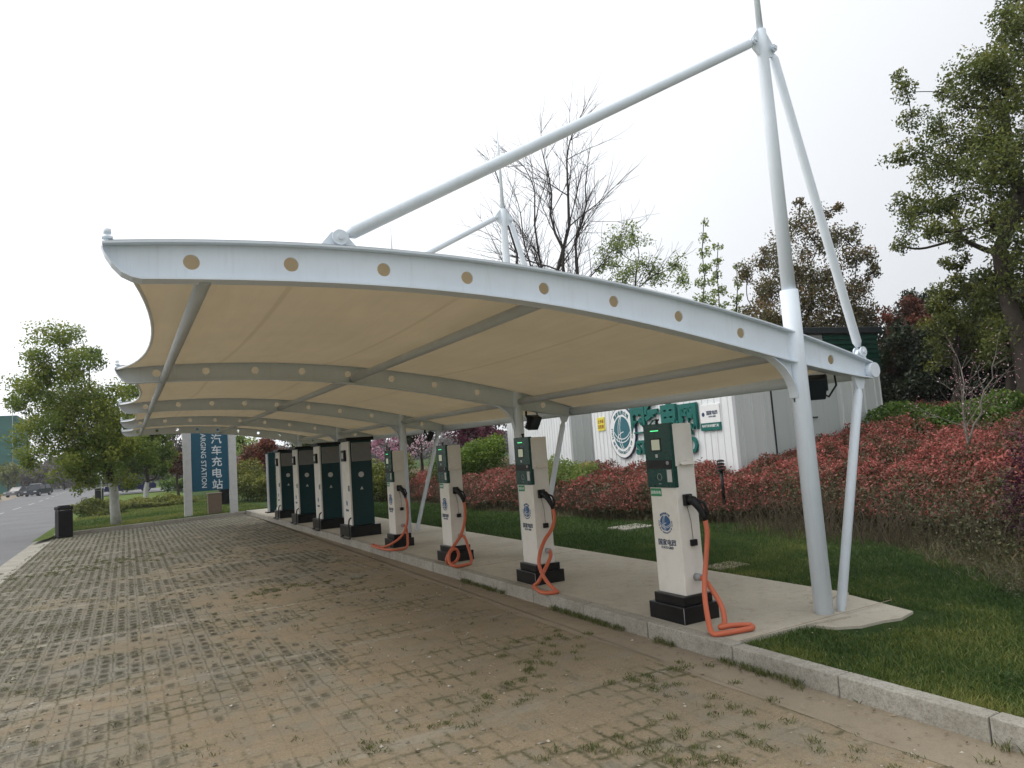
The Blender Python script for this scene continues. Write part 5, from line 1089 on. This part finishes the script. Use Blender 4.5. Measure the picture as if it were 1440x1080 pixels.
# a few bigger clumps
cl = [(1.9, 10.6, .28, .05, 500), (-1.0, 16.8, .9, .06, 1500), (.2, 17.6, .6, .05, 600), (3.2, 3.35, .35, .05, 500), (3.3, 4.2, .25, .05, 350), (2.2, 4.6, .3, .035, 350), (2.8, 5.2, .3, .04, 400), (2.7, 3.0, .22, .05, 350), (3.35, 5.6, .3, .04, 400), (3.1, 2.4, .25, .05, 300), (1.3, 4.4, .12, .04, 120), (2.35, 3.5, .15, .05, 150)]
VV = [V1]; TT = [tw]
for (cx_, cy2, rad_, hh_, nn) in cl:
    nn = int(nn*1.5); hh_ *= .48; nc = max(6, nn//32); ca = rng.normal(0, rad_, (nc, 2)); wh = rng.integers(0, nc, nn)
    xx = cx_+ca[wh, 0]*1.3+rng.normal(0, .025, nn); yy = cy2+ca[wh, 1]*.6+rng.normal(0, .025, nn); VV.append(blade_quads(np.stack([xx, yy, np.zeros(nn)], 1), hh_, .008, 1.0)); TT.append(rng.uniform(.3, .8, nn))
yy = rng.uniform(-1, 9, 900); yy = yy[nnoise(yy, yy*0, 2.5) > .1]; yy = np.repeat(yy, 6); xx = XK-.02-np.abs(rng.normal(0, .025, len(yy))); VV.append(blade_quads(np.stack([xx, yy+rng.normal(0, .02, len(yy)), np.zeros(len(yy))], 1), .05, .007, .6)); TT.append(rng.uniform(.2, .8, len(yy)))
tag(quads('paver_weeds', np.concatenate(VV), M['weed'], np.concatenate(TT)), 'small weeds and moss growing in the paver holes and along the kerb foot', 'weeds', kind='stuff')
# small pale stones and crumbs of soil lying on the pavers
n = 7000; X = rng.uniform(-1.9, 3.95, n); Y = .8+rng.uniform(0, 1, n)**1.5*13; kk = nnoise(X, Y, 1.4)+rng.normal(0, .5, n) > .1; X, Y = X[kk], Y[kk]; n = len(X)
rs = rng.gamma(2.0, .0028, n)+.003; mb = MB(); ax = np.array([(1, 0, 0), (0, 1, 0), (-1, 0, 0), (0, -1, 0), (0, 0, .7), (0, 0, -.4)])
PV = ax[None]*rs[:, None, None]*rng.uniform(.6, 1.35, (n, 6, 1)); ra = rng.uniform(0, PI, n); cr_, sr_ = np.cos(ra)[:, None], np.sin(ra)[:, None]
PX_ = PV[:, :, 0]*cr_-PV[:, :, 1]*sr_+X[:, None]; PY_ = PV[:, :, 0]*sr_+PV[:, :, 1]*cr_+Y[:, None]; PZ_ = PV[:, :, 2]+rs[:, None]*.25
VV_ = np.stack([PX_, PY_, PZ_], 2); F_ = [(0, 1, 4), (1, 2, 4), (2, 3, 4), (3, 0, 4), (1, 0, 5), (2, 1, 5), (3, 2, 5), (0, 3, 5)]
me = bpy.data.meshes.new('gravel'); fa = (np.array(F_)[None]+np.arange(n)[:, None, None]*6).reshape(-1, 3)
me.from_pydata(VV_.reshape(-1, 3).tolist(), [], fa.tolist()); at_ = me.attributes.new('tint', 'FLOAT', 'FACE'); at_.data.foreach_set('value', np.repeat(rng.uniform(0, 1, n), 8).astype(np.float32)); me.materials.append(M['gravel'])
tag(link('gravel', me), 'small pale stones and crumbs scattered over the worn pavers', 'gravel', kind='stuff')
# fallen leaves and crumbs
n = 900; X = np.concatenate([rng.uniform(-1.9, 3.9, n), XK-.03-np.abs(rng.normal(0, .08, 260)), rng.uniform(4.2, 6.0, 260), rng.uniform(4.2, 8, 160)])
Y = np.concatenate([rng.uniform(1.2, 14, n), rng.uniform(-1, 10, 260), rng.uniform(4.3, 16, 260), rng.uniform(.5, 6, 160)])
Z = np.concatenate([np.full(n, .006), np.full(260, .012), np.full(260, .148), np.full(160, .14)])
P = np.stack([X, Y, Z], 1); lq = leaf_quads(P, .030, .6); lq[:, :, 2] = Z[:, None]+np.abs(lq[:, :, 2]-Z[:, None])*.35
tag(quads('fallen_leaves', lq, M['litter'], rng.uniform(0, 1, len(lq))), 'scattered small dead leaves on the pavers, slab and lawn', 'fallen leaves', kind='stuff')

# far trees down the road, individually, then a distant wood
FT = [(12, 150, 30, 'l_olive', .5), (40, 170, 28, 'l_grey', .45), (66, 160, 26, 'l_grey', .6), (90, 175, 26, 'l_grey', .35), (112, 165, 24, 'l_olive', .35), (128, 190, 22, 'l_grey', .3), (150, 185, 22, 'l_olive', .3), (240, 130, 26, 'l_olive', .3), (268, 120, 24, 'l_red', .3), (180, 120, 20, 'l_olive', .4), (300, 110, 24, 'l_olive', .25), (215, 150, 24, 'l_dark', .6)]
WH = ['yellowish olive tree below the wrapped building', 'grey leafless-looking tree above the dark off-road car', 'pale grey tree right of the off-road car', 'dim grey tree over the middle of the far road', 'olive tree at the right side of the road end', 'dark grey tree where the road disappears', 'low olive tree just behind the round sign', 'olive tree between the second whitewashed tree and the sign', 'dull red tree behind the left sign post', 'olive tree above the navy car', 'dark olive tree behind the blue sign', 'very dark tree behind the second whitewashed tree']
for (px, r, hpx, mt, tm), lab in zip(FT, WH):
    gy = 671-(px-180)*.0726+6; bl_ = [(px+random.uniform(-10, 10), gy-hpx*random.uniform(.35, 1.0), hpx*random.uniform(.28, .42)) for _ in range(6)]
    tree('distant_tree', lab, gpt(px, r, 0), pxblobs(bl_, r, 3), M[mt], .55, 22, .18, bark='bark', group='distant trees down the road', clump=.42, tintmid=tm, twig=.03, sub=8)
n = 60000; a = rng.uniform(R(-18), R(32), n); rr2 = rng.uniform(200, 260, n); X = np.sin(a)*rr2; Y = np.cos(a)*rr2; H = 6.0+2.2*nnoise(X*.08, Y*.08, 1)+1.5*nnoise(X*.4, Y*.4, 1); P = np.stack([X, Y, H*rng.uniform(0, 1, n)**.6], 1)
k = ~((X > -13) & (X < 3) & (Y < 260) & (False)); tag(quads('distant_wood', leaf_quads(P[k], 1.1, .7), M['l_grey'], rng.uniform(.1, .6, k.sum())), 'grey green wood closing the view at the end of the road', 'wood', kind='stuff')
n = 70000; a = rng.uniform(R(30), R(80), n); rr2 = rng.uniform(42, 55, n); X = np.sin(a)*rr2; Y = np.cos(a)*rr2; H = 3.4+.9*nnoise(X*.3, Y*.3, 1); P = np.stack([X, Y, 1+H*rng.uniform(0, 1, n)**.6], 1)
tag(quads('distant_thicket', leaf_quads(P, .32, .6), M['l_dark'], rng.uniform(.2, 1, n)), 'dark thicket behind the sheds', 'thicket', kind='stuff')

hm = bpy.data.materials.new('haze air'); hm.use_nodes = True; t = hm.node_tree; t.nodes.clear(); ho = t.nodes.new('ShaderNodeOutputMaterial'); pv = t.nodes.new('ShaderNodeVolumePrincipled')
pv.inputs['Color'].default_value = (.93, .96, 1, 1); pv.inputs['Density'].default_value = .00045; pv.inputs['Anisotropy'].default_value = .2; t.links.new(pv.outputs[0], ho.inputs['Volume'])
mb = MB(); mb.box(-520, 520, -220, 920, -1.2, 34); tag(mb.build('haze', hm), kind='stuff')
